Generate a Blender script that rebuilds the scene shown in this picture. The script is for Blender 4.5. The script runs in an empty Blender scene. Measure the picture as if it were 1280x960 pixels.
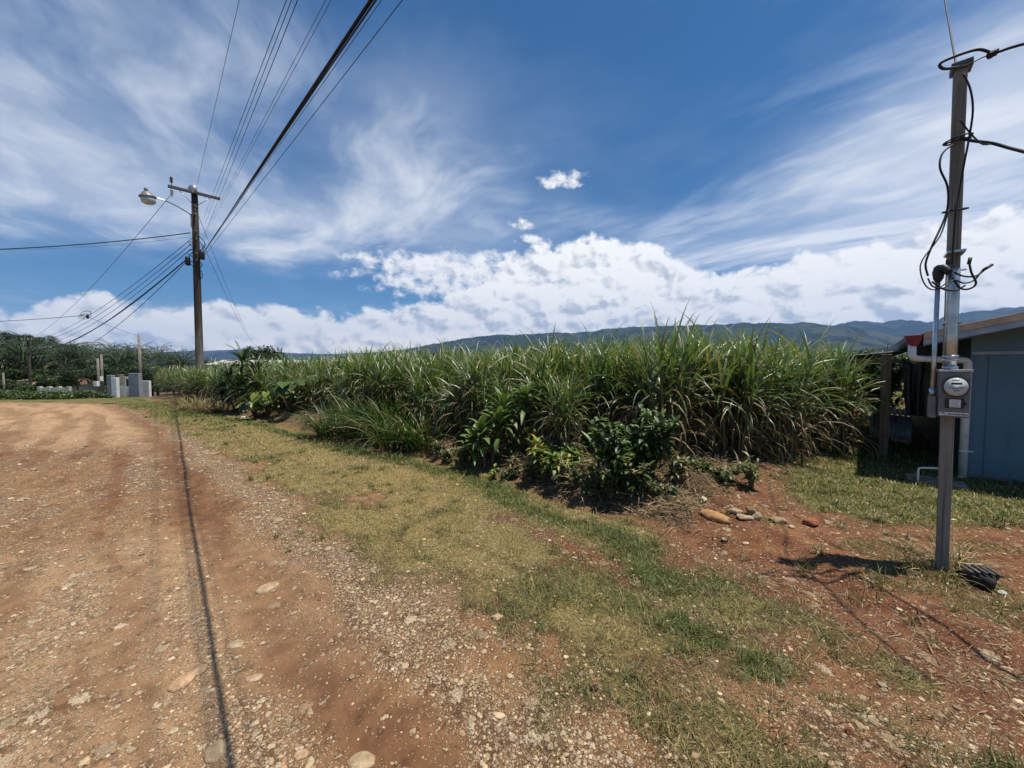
import bpy, bmesh, math, random
import numpy as np
from mathutils import Vector, Matrix

random.seed(11)
RNG = np.random.default_rng(11)
R = math.radians
scene = bpy.context.scene
COL = scene.collection

# ------------------------------------------------------------------ camera
CAM_Z = 1.6
PITCH = R(2.5)
FPX = 481.0                                  # focal length in photo pixels (1280 wide)
cam_d = bpy.data.cameras.new('camera')
cam = bpy.data.objects.new('camera', cam_d)
COL.objects.link(cam)
cam.location = (0, 0, CAM_Z)
cam.rotation_euler = (R(90) - PITCH, 0, 0)
cam_d.sensor_width = 36.0
cam_d.lens = FPX / 1280 * 36.0
cam_d.clip_start = 0.05
cam_d.clip_end = 60000
scene.camera = cam


def ray(u, v):
    """unit world direction of a photo pixel (1280x960)"""
    x = (u - 640) / FPX
    y = (480 - v) / FPX
    c, s = math.cos(PITCH), math.sin(PITCH)
    d = Vector((x, c + y * s, -s + y * c))
    return d.normalized()


def P(u, v, z=0.0):
    """point of the horizontal plane z seen at pixel (u, v)"""
    d = ray(u, v)
    k = (z - CAM_Z) / d.z
    return Vector((d.x * k, d.y * k, z))


def D(u, v, dist):
    """point at depth y = dist seen at pixel (u, v)"""
    d = ray(u, v)
    k = dist / d.y
    return Vector((d.x * k, dist, CAM_Z + d.z * k))


def azel(u, v):
    d = ray(u, v)
    return math.atan2(d.x, d.y), math.asin(d.z)


# ------------------------------------------------------------------ noise
def _hash(ix, iy, seed):
    h = (ix.astype(np.int64) * 374761393 + iy.astype(np.int64) * 668265263 + seed * 1442695041) & 0xFFFFFFFF
    h = ((h ^ (h >> 13)) * 1274126177) & 0xFFFFFFFF
    h = (h ^ (h >> 16)) & 0xFFFFFFFF
    return h / 4294967295.0


def vnoise(x, y, seed=0):
    ix = np.floor(x); iy = np.floor(y)
    fx = x - ix; fy = y - iy
    fx = fx * fx * fx * (fx * (fx * 6 - 15) + 10)
    fy = fy * fy * fy * (fy * (fy * 6 - 15) + 10)
    a = _hash(ix, iy, seed); b = _hash(ix + 1, iy, seed)
    c = _hash(ix, iy + 1, seed); d = _hash(ix + 1, iy + 1, seed)
    return (a + (b - a) * fx) * (1 - fy) + (c + (d - c) * fx) * fy


def fbm(x, y, octv=4, seed=0, gain=0.5):
    s = 0; a = 1; tot = 0
    for o in range(octv):
        s = s + a * vnoise(x * 2 ** o + 13.7 * o, y * 2 ** o - 7.3 * o, seed + o)
        tot += a; a *= gain
    return s / tot          # 0..1


def sst(a, b, x):
    t = np.clip((x - a) / (b - a), 0, 1)
    return t * t * (3 - 2 * t)


def bump(x, c, w):
    return np.exp(-((x - c) / w) ** 2)


# ------------------------------------------------------------------ terrain
S2 = math.sqrt(0.5)


def nt_of_px(pts):
    o = []
    for u, v in pts:
        p = P(u, v)
        o.append(((p.y - p.x) * S2, (p.x + p.y) * S2))
    o.sort()
    a = np.array(o)
    return a[:, 0], a[:, 1]


EDGE = nt_of_px([(600, 960), (545, 900), (450, 800), (370, 700), (292, 620), (232, 562), (200, 532), (162, 513),
                 (130, 504), (60, 501), (0, 500), (-200, 500), (-700, 500)])
BANK = nt_of_px([(190, 497), (300, 521), (440, 550), (540, 574), (620, 594), (700, 624), (780, 657), (860, 690),
                 (960, 722), (1060, 770), (1280, 850), (1500, 920)])
RED2 = nt_of_px([(560, 622), (640, 652), (740, 700), (820, 745), (900, 772), (1000, 803), (1200, 882), (1300, 925)])
GRN2 = nt_of_px([(780, 745), (880, 795), (960, 838), (1060, 888), (1130, 920)])
RED3 = nt_of_px([(850, 630), (930, 668), (1000, 700), (1060, 735), (1180, 800)])


def itp(tab, t):
    return np.interp(t, tab[0], tab[1])


def masks(x, y):
    x = np.asarray(x, float); y = np.asarray(y, float)
    n = (x + y) * S2; t = (y - x) * S2
    r = np.hypot(x, y)
    m = {}
    e = n - itp(EDGE, t) + (fbm(x * 1.3, y * 1.3, 3, 3) - .5) * .35 + (fbm(x * 6, y * 6, 2, 5) - .5) * .16
    b = n - itp(BANK, t) + (fbm(x * 1.1, y * 1.1, 3, 17) - .5) * .6
    gw = np.interp(t, [-3, 1.5, 4, 8, 14, 20], [.60, .52, .38, .32, .18, .1])
    m['e'] = e; m['b'] = b; m['n'] = n; m['t'] = t
    m['road'] = sst(.06, -.06, e)
    streak = fbm(t * .55, n * 3.2, 4, 21)             # stretched along the road
    patch = fbm(x * .9, y * .9, 4, 23)
    fine = fbm(x * 5, y * 5, 3, 29)
    track = bump(e, -.3, .27) * sst(.25, .5, .35 + streak * .5 + .1 * patch) * sst(26, 16, t)
    wob = (fbm(t * .35, t * 0 + 2.0, 2, 25) - .5) * .5
    tr2 = (bump(e + wob * .5, -1.02, .17) * sst(.28, .46, streak + .12 * (patch - .5)) + bump(e + wob, -1.65, .24) * sst(.36, .54, streak)
           + bump(e - wob, -2.45, .34) * sst(.30, .5, streak) + bump(e + wob, -3.6, .55) * sst(.34, .52, streak)
           + .8 * sst(.58, .7, streak) * sst(-.6, -1.0, e))
    m['track'] = np.clip(track + tr2 * .95, 0, 1) * m['road']
    # sandy orange dirt far up the road and in the near corner
    far = sst(6.5, 10.5, y + (patch - .5) * 4)
    corner = sst(2.6, .9, np.hypot(x + 2.9, y - 1.9)) * .75
    lf = sst(-1.2, -3.0, e) * sst(3.5, 7, y) * .7
    m['orange'] = np.clip(np.maximum(far * sst(.0, -.5, e), np.maximum(corner, lf * sst(.35, .6, patch))), 0, 1) * m['road']
    groad = m['road'] * (1 - m['track']) * (1 - .85 * far) * (.30 + .70 * sst(.44, .60, .5 * streak + .3 * patch + .2 * fine))
    strip = np.maximum(bump(e, gw * .45, gw * .6 + .04), .45 * np.exp(-np.maximum(e, 0) / (gw * .9 + .05))) * (1 - m['road']) * sst(.2, .5, patch * .6 + fine * .3 + .12)
    verge = sst(gw * .1, gw * 1.5 + .15, e + (fine - .5) * .5) * sst(.12, -.18, b)
    m['gravel'] = np.clip(groad * .9 + strip + verge * .35 * sst(.45, .65, fbm(x * 1.6, y * 1.6, 3, 31)) * sst(7, 3.5, r), 0, 1)
    red2 = bump(n, itp(RED2, t), .20) * sst(5.2, 3.2, t) * sst(.32, .55, fbm(x * 1.5, y * 1.5, 3, 37)) * (1 - m['road'])
    red3 = bump(n, itp(RED3, t), .22) * sst(2.6, 1.4, t) * sst(.2, .4, fine)
    lot = sst(.1, .5, b) * sst(1.8, .6, t)
    litter = np.clip(sst(1.6, .2, t) * sst(-.85, -.35, b) * (1 - lot), 0, 1)
    m['lot'] = lot
    lotgrass = lot * sst(3.3, 3.9, y) * sst(.34, .5, fbm(x * 1.1 + 3, y * 1.1, 3, 41) + .12) * sst(2.6, 3.5, x)
    lotgrass = np.maximum(lotgrass, lot * sst(.60, .72, fbm(x * 1.3 + 9, y * 1.3, 3, 43)) * .6)
    m['red'] = np.clip(np.maximum(np.maximum(red2, red3), lot * (1 - lotgrass) * sst(.25, .6, patch + .1)), 0, 1)
    grn1 = bump(b, -.42, .22) * sst(-.8, .6, t) * sst(.3, .5, patch + .12)
    grn2 = bump(n, itp(GRN2, t), .11) * sst(1.6, .8, t) * sst(-2.2, -1.2, t) * sst(.35, .5, fine)
    farg = sst(8, 15, y) * verge * .6
    dryz = sst(1.7, .3, t) * (1 - lot)
    m['green'] = np.clip(np.maximum(np.maximum(grn1 * (1 - .75 * dryz), grn2), np.maximum(farg, lotgrass * .62)) + verge * (1 - .7 * dryz) * .5 * sst(.55, .72, fbm(x * 1.2, y * 1.2 + 5, 3, 47)), 0, 1)
    m['gravel'] = np.clip(m['gravel'] + .13 * dryz * sst(gw * .6, gw + .3, e), 0, 1)
    m['red'] = np.clip(m['red'] + dryz * sst(.35, .65, fbm(x * 2.1, y * 2.1, 3, 83)) * sst(gw + .2, gw + .9, e) * .9 + 1.0 * sst(-.6, -.15, b) * sst(1.9, 1.2, t) * (1 - lot), 0, 1)
    g = np.maximum(verge * sst(.22, .48, .55 * fbm(x * 1.7, y * 1.7, 4, 53) + .3 * sst(0, 2.5, e) + .1), lotgrass)
    g = np.maximum(g, grn2)
    wheel = sst(19.3, 20.5, y) * sst(18, 25, t) * .9      # weeds beyond the far side of the road
    m['grass'] = np.clip(np.maximum(g * (1 - .8 * m['red']) * (1 - dryz * (.25 + .6 * sst(.55, .4, fbm(x * 1.6 + 4, y * 1.6, 3, 87)))), wheel * (1 - m['road'])), 0, 1)
    m['straw'] = np.clip(np.maximum(sst(-.08, .25, b) * sst(1.0, 1.8, t), np.maximum(litter * .24, lot * .42 * sst(4.4, 5.2, y + (patch - .5))) * (1 - m['green'])), 0, 1)
    return m


def H(x, y, fine=True):
    x = np.asarray(x, float); y = np.asarray(y, float)
    n = (x + y) * S2; t = (y - x) * S2
    r = np.hypot(x, y)
    h = -.075 * (np.logaddexp(0, (y - 20) / 2.5) * 2.5)
    h = np.maximum(h, -4.2) + 0
    h = h - 55 * sst(120, 1500, r) * sst(-.5, .2, y / np.maximum(r, 1))
    h = h + 13 * np.exp(-(((x + 165) / 55) ** 2 + ((y - 118) / 38) ** 2))
    near = sst(60, 25, r)
    b = n - itp(BANK, t) + (fbm(x * 1.1, y * 1.1, 3, 17) - .5) * .6
    h = h + near * sst(-.05, .75, b) * np.interp(t, [-4, -1, .5, 2, 12, 20], [.0, .02, .05, .26, .24, .1])
    h = h + near * .35 * sst(.3, .5, b) * 0
    e = n - itp(EDGE, t)
    h = h - near * .035 * bump(e, -.3, .28) + near * .02 * bump(e, .3, .4) - near * .03 * bump(e, -1.55, .35)
    h = h + near * (fbm(x * .8, y * .8, 3, 61) - .5) * .10
    cut = np.interp(t, [-4, -1.5, 1.5, 3], [.0, .04, .06, 0])
    h = h + near * cut * sst(-.1, .12, n - itp(RED3, t))
    if fine:
        h = h + near * (fbm(x * 5, y * 5, 4, 67) - .5) * .035 * sst(14, 4, r)
        lump = sst(-.1, .3, b) * sst(2, .5, np.abs(b - .7)) * sst(-.8, .6, t)
        h = h + near * lump * sst(1.0, 1.8, t) * (fbm(x * 2.6, y * 2.6, 3, 71) - .45) * .35
    return h


def hz(x, y):
    return float(H(np.array([x]), np.array([y]))[0])


def G(u, v):
    """point of the built ground seen at pixel (u, v)"""
    z = 0.0
    for _ in range(14):
        p = P(u, v, min(z, 1.45))
        z = .5 * z + .5 * hz(p.x, p.y)
    p = P(u, v, z)
    return Vector((p.x, p.y, hz(p.x, p.y)))


# ------------------------------------------------------------------ mesh building
class Geo:
    def __init__(s):
        s.V = []; s.F = []; s.C = []; s.n = 0

    def add(s, V, F, col=(.5, .5, .5)):
        V = np.asarray(V, float).reshape(-1, 3)
        s.V.append(V)
        c = np.asarray(col, float)
        s.C.append(np.broadcast_to(c, (len(V), 3)) if c.ndim == 1 else c)
        groups = {}
        if isinstance(F, np.ndarray):
            groups[F.shape[1]] = F
        else:
            for f in F:
                groups.setdefault(len(f), []).append(f)
        for k, f in groups.items():
            s.F.append(np.asarray(f, np.int64) + s.n)
        s.n += len(V)
        return s

    def merge(s, g, M=None):
        V = np.concatenate(g.V); C = np.concatenate(g.C)
        if M is not None:
            A = np.array(M)
            V = V @ A[:3, :3].T + A[:3, 3]
        s.V.append(V); s.C.append(C)
        for f in g.F:
            s.F.append(f + s.n)
        s.n += len(V)

    def mesh(s, name, mat, smooth=True):
        V = np.concatenate(s.V).astype(np.float32)
        C = np.concatenate(s.C).astype(np.float32)
        loops = np.concatenate([f.ravel() for f in s.F]).astype(np.int32)
        sizes = np.concatenate([np.full(len(f), f.shape[1]) for f in s.F]).astype(np.int32)
        starts = np.concatenate([[0], np.cumsum(sizes)[:-1]]).astype(np.int32)
        me = bpy.data.meshes.new(name)
        me.vertices.add(len(V)); me.vertices.foreach_set('co', V.ravel())
        me.loops.add(len(loops)); me.loops.foreach_set('vertex_index', loops)
        me.polygons.add(len(starts)); me.polygons.foreach_set('loop_start', starts)
        me.polygons.foreach_set('use_smooth', np.full(len(starts), smooth))
        me.update(calc_edges=True)
        a = me.attributes.new('Col', 'FLOAT_COLOR', 'POINT')
        a.data.foreach_set('color', np.concatenate([C, np.ones((len(C), 1), np.float32)], 1).ravel())
        if mat is not None:
            me.materials.append(mat)
        return me


def tag(o, label=None, cat=None, group=None, kind=None):
    if label: o['label'] = label
    if cat: o['category'] = cat
    if group: o['group'] = group
    if kind: o['kind'] = kind
    return o


def obj(name, geo, mat, parent=None, smooth=True, loc=None, bevel=0, label=None):
    me = geo if isinstance(geo, bpy.types.Mesh) else geo.mesh(name, mat, smooth)
    o = bpy.data.objects.new(name, me)
    COL.objects.link(o)
    if parent is not None: o.parent = parent
    if loc is not None: o.location = loc
    if bevel:
        md = o.modifiers.new('edge', 'BEVEL'); md.width = bevel; md.segments = 2; md.limit_method = 'ANGLE'; md.angle_limit = R(40)
    if label: o['label'] = label
    return o


def empty(name, loc, rz=0, label=None, cat=None, group=None):
    o = bpy.data.objects.new(name, None)
    COL.objects.link(o)
    o.location = loc; o.rotation_euler = (0, 0, rz)
    o.empty_display_size = .1
    return tag(o, label, cat, group)


def copy_tree(o, parent=None):
    c = o.copy(); COL.objects.link(c)
    if parent is not None: c.parent = parent
    for ch in list(o.children):
        copy_tree(ch, c)
    return c


BOXF = [(0, 3, 2, 1), (4, 5, 6, 7), (0, 1, 5, 4), (1, 2, 6, 5), (2, 3, 7, 6), (3, 0, 4, 7)]


def box(g, x0, x1, y0, y1, z0, z1, col=(.5, .5, .5)):
    g.add([(x0, y0, z0), (x1, y0, z0), (x1, y1, z0), (x0, y1, z0), (x0, y0, z1), (x1, y0, z1), (x1, y1, z1), (x0, y1, z1)], BOXF, col)
    return g


def prism(g, poly, y0, y1, col=(.5, .5, .5)):
    """polygon in x,z extruded along y"""
    k = len(poly)
    V = [(x, y0, z) for x, z in poly] + [(x, y1, z) for x, z in poly]
    F = [tuple(range(k)), tuple(range(2 * k - 1, k - 1, -1))]
    F += [(i, i + k, (i + 1) % k + k, (i + 1) % k) for i in range(k)]
    g.add(V, F, col)
    return g


def tube(g, pts, rad, seg=8, col=(.5, .5, .5), cap=True):
    pts = [Vector(p) for p in pts]
    k = len(pts)
    rads = [rad] * k if np.isscalar(rad) else list(rad)
    up = Vector((0, 0, 1))
    V = []; prev = None
    for i, p in enumerate(pts):
        d = (pts[min(i + 1, k - 1)] - pts[max(i - 1, 0)]).normalized()
        if prev is None:
            s = d.cross(up)
            if s.length < .05: s = d.cross(Vector((1, 0, 0)))
            s.normalize()
        else:
            s = (prev - d * prev.dot(d)).normalized()
        prev = s
        w = d.cross(s)
        for j in range(seg):
            a = 2 * math.pi * j / seg
            V.append(p + (s * math.cos(a) + w * math.sin(a)) * rads[i])
    F = []
    for i in range(k - 1):
        for j in range(seg):
            a = i * seg + j; b = i * seg + (j + 1) % seg
            F.append((a, b, b + seg, a + seg))
    if cap:
        F.append(tuple(range(seg - 1, -1, -1))); F.append(tuple(range((k - 1) * seg, k * seg)))
    g.add([tuple(v) for v in V], F, col)
    return g


def lathe(g, prof, seg=20, loc=(0, 0, 0), col=(.5, .5, .5), M=None):
    V = []; F = []
    for r_, z in prof:
        for j in range(seg):
            a = 2 * math.pi * j / seg
            v = Vector((r_ * math.cos(a), r_ * math.sin(a), z))
            if M is not None: v = M @ v
            V.append(tuple(v + Vector(loc)))
    for i in range(len(prof) - 1):
        for j in range(seg):
            a = i * seg + j; b = i * seg + (j + 1) % seg
            F.append((a, b, b + seg, a + seg))
    F.append(tuple(range(seg - 1, -1, -1))); F.append(tuple(range((len(prof) - 1) * seg, len(prof) * seg)))
    g.add(V, F, col)
    return g


def ico(sub):
    bm = bmesh.new(); bmesh.ops.create_icosphere(bm, subdivisions=sub, radius=1)
    V = np.array([v.co[:] for v in bm.verts]); F = np.array([[v.index for v in f.verts] for f in bm.faces])
    bm.free()
    return V, F


ICO = {k: ico(k) for k in (1, 2, 3)}


def rock_geo(sx, sy, sz, seed, sub=3, col=(.3, .25, .2), rough=.35, cut=6):
    V, F = ICO[sub]
    V = V.copy(); rg = np.random.default_rng(seed)
    for _ in range(cut):                       # planar chips give it facets
        d = rg.normal(size=3); d /= np.linalg.norm(d)
        lim = rg.uniform(.55, .9)
        k = V @ d
        V -= np.outer(np.maximum(k - lim, 0), d)
    V *= (1 + rough * (vnoise(V[:, 0] * 2 + seed, V[:, 1] * 2 + V[:, 2] * 1.7, seed)[:, None] - .5))
    V *= (1 + .08 * (vnoise(V[:, 0] * 7 + seed, V[:, 1] * 7 + V[:, 2] * 5, seed + 3)[:, None] - .5))
    V *= (sx, sy, sz)
    g = Geo(); g.add(V, F, col)
    return g


def jit(c, n, amt=.2, seed=None, hue=.06):
    rg = RNG
    k = 1 + amt * rg.uniform(-1, 1, (n, 1))
    hh = 1 + hue * rg.uniform(-1, 1, (n, 3))
    return np.clip(np.asarray(c)[None, :] * k * hh, 0, 1)


def ribbons(g, base, az, el, curl, L, W, S=5, fold=0.25, cA=None, cB=None, prof='blade', twist=0.0, pw=1.3):
    base = np.asarray(base, float); N = len(base)
    az = np.broadcast_to(az, N); el = np.broadcast_to(el, N); curl = np.broadcast_to(curl, N)
    L = np.broadcast_to(L, N); W = np.broadcast_to(W, N); twist = np.broadcast_to(twist, N)
    s = np.linspace(0, 1, S + 1); sm = (s[:-1] + s[1:]) / 2
    th = el[:, None] - curl[:, None] * sm[None, :] ** pw
    dh = np.cos(th) * (L / S)[:, None]; dz = np.sin(th) * (L / S)[:, None]
    h = np.concatenate([np.zeros((N, 1)), np.cumsum(dh, 1)], 1)
    z = np.concatenate([np.zeros((N, 1)), np.cumsum(dz, 1)], 1)
    cx, sx = np.cos(az)[:, None], np.sin(az)[:, None]
    ctr = np.stack([base[:, 0:1] + h * cx, base[:, 1:2] + h * sx, base[:, 2:3] + z], 2)
    the = el[:, None] - curl[:, None] * s[None, :] ** pw
    side = np.stack([-sx + 0 * s, cx + 0 * s, 0 * s + 0 * sx], 2)
    nor = np.stack([-np.sin(the) * cx, -np.sin(the) * sx, np.cos(the)], 2)
    tw = (twist[:, None] * s[None, :])[:, :, None]
    sd = side * np.cos(tw) + nor * np.sin(tw)
    nr = nor * np.cos(tw) - side * np.sin(tw)
    if prof == 'blade': w = (1 - s) ** .7
    elif prof == 'cane': w = np.clip(np.minimum(.45 + s * 3, 1) * (1 - s ** 2.2), .02, 1)
    elif prof == 'strap': w = np.clip(np.minimum(.35 + 1.8 * s, 1) * (1 - s ** 3.5), .02, 1)
    elif prof == 'leaf': w = np.clip(np.sin(np.pi * np.clip(s * .96 + .03, 0, 1) ** .8), .03, 1)
    elif prof == 'stick': w = np.ones_like(s)
    wd = (W[:, None] * .5 * w[None, :])[:, :, None]
    if fold is None:
        pts = np.stack([ctr - sd * wd, ctr + sd * wd], 2); Cn = 2
    else:
        up = nr * wd * fold
        pts = np.stack([ctr - sd * wd + up, ctr - up * .4, ctr + sd * wd + up], 2); Cn = 3
    V = pts.reshape(-1, 3)
    i = np.arange(N)[:, None, None]; k = np.arange(S)[None, :, None]; c = np.arange(Cn - 1)[None, None, :]
    a = (i * (S + 1) + k) * Cn + c
    F = np.stack([a, a + 1, a + Cn + 1, a + Cn], 3).reshape(-1, 4)
    cA = np.broadcast_to(np.asarray(cA, float), (N, 3)); cB = cA if cB is None else np.broadcast_to(np.asarray(cB, float), (N, 3))
    cc = cA[:, None, :] * (1 - s)[None, :, None] + cB[:, None, :] * s[None, :, None]
    cc = np.repeat(cc[:, :, None, :], Cn, 2)
    if Cn == 3: cc = cc * np.array([1, 1.25, 1])[None, None, :, None]
    g.add(V, F, cc.reshape(-1, 3))
    return ctr


# ------------------------------------------------------------------ node helpers
class X:
    """a shader socket with arithmetic"""
    def __init__(s, nt, k): s.nt = nt; s.k = k

    def _m(s, op, b=None, c=None, clamp=False):
        n = s.nt.nodes.new('ShaderNodeMath'); n.operation = op; n.use_clamp = clamp
        for i, v in enumerate((s, b, c)):
            if v is None: continue
            if isinstance(v, X): s.nt.links.new(v.k, n.inputs[i])
            else: n.inputs[i].default_value = v
        return X(s.nt, n.outputs[0])
    def __add__(s, o): return s._m('ADD', o)
    __radd__ = __add__
    def __mul__(s, o): return s._m('MULTIPLY', o)
    __rmul__ = __mul__
    def __sub__(s, o): return s._m('SUBTRACT', o)
    def __rsub__(s, o): return (s * -1.0) + o
    def __truediv__(s, o): return s._m('DIVIDE', o)
    def __pow__(s, o): return s._m('POWER', o)
    def clamp(s): return s._m('ADD', 0.0, clamp=True)
    def max(s, o): return s._m('MAXIMUM', o)
    def min(s, o): return s._m('MINIMUM', o)
    def exp(s): return s._m('EXPONENT')
    def sst(s, a, b):
        n = s.nt.nodes.new('ShaderNodeMapRange'); n.interpolation_type = 'SMOOTHSTEP'
        s.nt.links.new(s.k, n.inputs['Value'])
        inv = a > b
        lo, hi = (b, a) if inv else (a, b)
        n.inputs['From Min'].default_value = lo; n.inputs['From Max'].default_value = hi
        n.inputs['To Min'].default_value = 1 if inv else 0; n.inputs['To Max'].default_value = 0 if inv else 1
        return X(s.nt, n.outputs['Result'])


class NT:
    def __init__(s, nt): s.nt = nt; nt.nodes.clear()

    def n(s, t, **kw):
        k = s.nt.nodes.new(t)
        for a, b in kw.items(): setattr(k, a, b)
        return k

    def put(s, sock, v):
        if isinstance(v, X): s.nt.links.new(v.k, sock)
        elif isinstance(v, bpy.types.NodeSocket): s.nt.links.new(v, sock)
        elif isinstance(v, (tuple, list)) and len(v) == 3 and sock.type == 'RGBA': sock.default_value = (*v, 1)
        else: sock.default_value = v

    def noise(s, vec, scale, detail=4, rough=.5, out=0, dist=0.0):
        k = s.n('ShaderNodeTexNoise'); s.put(k.inputs['Vector'], vec)
        k.inputs['Scale'].default_value = scale; k.inputs['Detail'].default_value = detail
        k.inputs['Roughness'].default_value = rough; k.inputs['Distortion'].default_value = dist
        return X(s.nt, k.outputs[out])

    def voro(s, vec, scale, feature='F1', rnd=1.0):
        k = s.n('ShaderNodeTexVoronoi', feature=feature); s.put(k.inputs['Vector'], vec)
        k.inputs['Scale'].default_value = scale; k.inputs['Randomness'].default_value = rnd
        if feature == 'DISTANCE_TO_EDGE': return X(s.nt, k.outputs['Distance']), None
        return X(s.nt, k.outputs['Distance']), X(s.nt, k.outputs['Color'])

    def mix(s, f, a, b, blend='MIX'):
        k = s.n('ShaderNodeMix', data_type='RGBA', blend_type=blend)
        s.put(k.inputs[0], f); s.put(k.inputs[6], a); s.put(k.inputs[7], b)
        return X(s.nt, k.outputs[2])

    def ramp(s, f, stops):
        k = s.n('ShaderNodeValToRGB'); s.put(k.inputs[0], f)
        cr = k.color_ramp
        while len(cr.elements) < len(stops): cr.elements.new(.5)
        for el, (p, c) in zip(cr.elements, stops):
            el.position = p; el.color = (*c, 1)
        return X(s.nt, k.outputs[0])

    def attr(s, name):
        k = s.n('ShaderNodeAttribute', attribute_name=name)
        return k

    def sep(s, v):
        k = s.n('ShaderNodeSeparateXYZ'); s.put(k.inputs[0], v)
        return [X(s.nt, o) for o in k.outputs]

    def seprgb(s, v):
        k = s.n('ShaderNodeSeparateColor'); s.put(k.inputs[0], v)
        return [X(s.nt, o) for o in k.outputs]

    def comb(s, x, y, z):
        k = s.n('ShaderNodeCombineXYZ')
        for i, v in enumerate((x, y, z)): s.put(k.inputs[i], v)
        return X(s.nt, k.outputs[0])

    def vmul(s, v, c):
        k = s.n('ShaderNodeVectorMath', operation='MULTIPLY'); s.put(k.inputs[0], v); k.inputs[1].default_value = c
        return X(s.nt, k.outputs[0])

    def vadd(s, v, c):
        k = s.n('ShaderNodeVectorMath', operation='ADD'); s.put(k.inputs[0], v); s.put(k.inputs[1], c)
        return X(s.nt, k.outputs[0])

    def vscale(s, v, c):
        k = s.n('ShaderNodeVectorMath', operation='SCALE'); s.put(k.inputs[0], v); s.put(k.inputs['Scale'], c)
        return X(s.nt, k.outputs[0])

    def pos(s): return X(s.nt, s.n('ShaderNodeNewGeometry').outputs['Position'])
    def objc(s): return X(s.nt, s.n('ShaderNodeTexCoord').outputs['Object'])

    def bsdf(s, col, rough=.6, metal=0, height=None, bdist=.01, bstr=1.0, spec=.5, transl=0, tcol=None):
        p = s.n('ShaderNodeBsdfPrincipled')
        s.put(p.inputs['Base Color'], col); s.put(p.inputs['Roughness'], rough); p.inputs['Metallic'].default_value = metal
        s.put(p.inputs['Specular IOR Level'], spec)
        if height is not None:
            b = s.n('ShaderNodeBump'); s.put(b.inputs['Height'], height)
            b.inputs['Distance'].default_value = bdist; b.inputs['Strength'].default_value = bstr
            s.nt.links.new(b.outputs[0], p.inputs['Normal'])
        out = s.n('ShaderNodeOutputMaterial')
        sh = p.outputs[0]
        if transl:
            t = s.n('ShaderNodeBsdfTranslucent'); s.put(t.inputs[0], tcol if tcol is not None else col)
            m = s.n('ShaderNodeMixShader'); m.inputs[0].default_value = transl
            s.nt.links.new(sh, m.inputs[1]); s.nt.links.new(t.outputs[0], m.inputs[2]); sh = m.outputs[0]
        s.nt.links.new(sh, out.inputs[0])
        return p


def new_mat(name):
    m = bpy.data.materials.new(name); m.use_nodes = True
    return m, NT(m.node_tree)


def mat_leaf(name, rough=.42, transl=.25, spec=.5, nscale=3.0, namt=.35, world=True):
    m, n = new_mat(name)
    a = n.attr('Col').outputs['Color']
    f = n.noise(n.pos() if world else n.objc(), nscale, 3, .6)
    col = n.mix(1.0, a, n.mix(f, (1 - namt,) * 3, (1 + namt,) * 3), 'MULTIPLY')
    tc = n.mix(1.0, col, (1.25, 1.45, .55), 'MULTIPLY')
    n.bsdf(col, rough, spec=spec, transl=transl, tcol=tc)
    return m


def mat_plain(name, c, rough=.6, metal=0, var=.25, scale=8, bump_s=0, bscale=60, spec=.5, c2=None):
    m, n = new_mat(name)
    o = n.objc()
    f = n.noise(o, scale, 6, .6)
    f = f.sst(.32, .68)
    ca = tuple(min(1, k * (1 + var)) for k in c) if c2 is None else c2
    cb = tuple(k * (1 - var) for k in c) if c2 is None else c
    col = n.mix(f, cb, ca)
    h = n.noise(o, bscale, 5, .6) if bump_s else None
    rr = (n.noise(o, scale * 2.3, 4, .6) * .25) + (rough - .12)
    n.bsdf(col, rr.clamp(), metal, h, bump_s, spec=spec)
    return m


def mat_wood(name, cA, cB, rough=.8, zs=1.5, xs=38, bd=.004):
    m, n = new_mat(name)
    o = n.objc()
    v = n.vmul(o, (xs, xs, zs))
    f = n.noise(v, 1.0, 6, .65, dist=.4)
    f2 = n.noise(o, 2.2, 4, .6)
    col = n.mix((f * .75 + f2 * .35).sst(.3, .75), cA, cB)
    crack = n.noise(n.vmul(o, (xs * 1.6, xs * 1.6, zs * .6)), 1.0, 3, .5).sst(.36, .30)
    col = n.mix(crack * .7, col, tuple(k * .3 for k in cA))
    n.bsdf(col, rough, 0, f - crack * .6, bd, spec=.3)
    return m
# ------------------------------------------------------------------ sun, sky, render settings
SUN_EL = R(74.5)
SUN_AZ_VEC = Vector((.985, -.17, 0)).normalized()      # horizontal direction towards the sun
SUN_DIR = Vector((SUN_AZ_VEC.x * math.cos(SUN_EL), SUN_AZ_VEC.y * math.cos(SUN_EL), math.sin(SUN_EL)))
sd = bpy.data.lights.new('sun', 'SUN'); sd.energy = 5.0; sd.angle = R(.53); sd.color = (1, .94, .84)
so = bpy.data.objects.new('sun', sd); COL.objects.link(so)
so.rotation_euler = SUN_DIR.to_track_quat('Z', 'Y').to_euler()
so.location = (20, -4, 60)

vs = scene.view_settings
scene.display_settings.display_device = 'sRGB'
vs.view_transform = 'Standard'; vs.look = 'None'; vs.gamma = 1; vs.exposure = 0.30; vs.use_curve_mapping = False
scene.render.engine = 'CYCLES'
cy = scene.cycles
cy.use_denoising = True
try:
    cy.denoiser = 'OPENIMAGEDENOISE'; cy.denoising_prefilter = 'ACCURATE'; cy.denoising_input_passes = 'RGB_ALBEDO_NORMAL'
except Exception: pass
cy.max_bounces = 6; cy.diffuse_bounces = 3; cy.glossy_bounces = 2; cy.transmission_bounces = 3; cy.volume_bounces = 0
cy.transparent_max_bounces = 6; cy.caustics_reflective = False; cy.caustics_refractive = False
cy.sample_clamp_indirect = 4
cy.use_adaptive_sampling = True; cy.adaptive_threshold = 0.012


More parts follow.
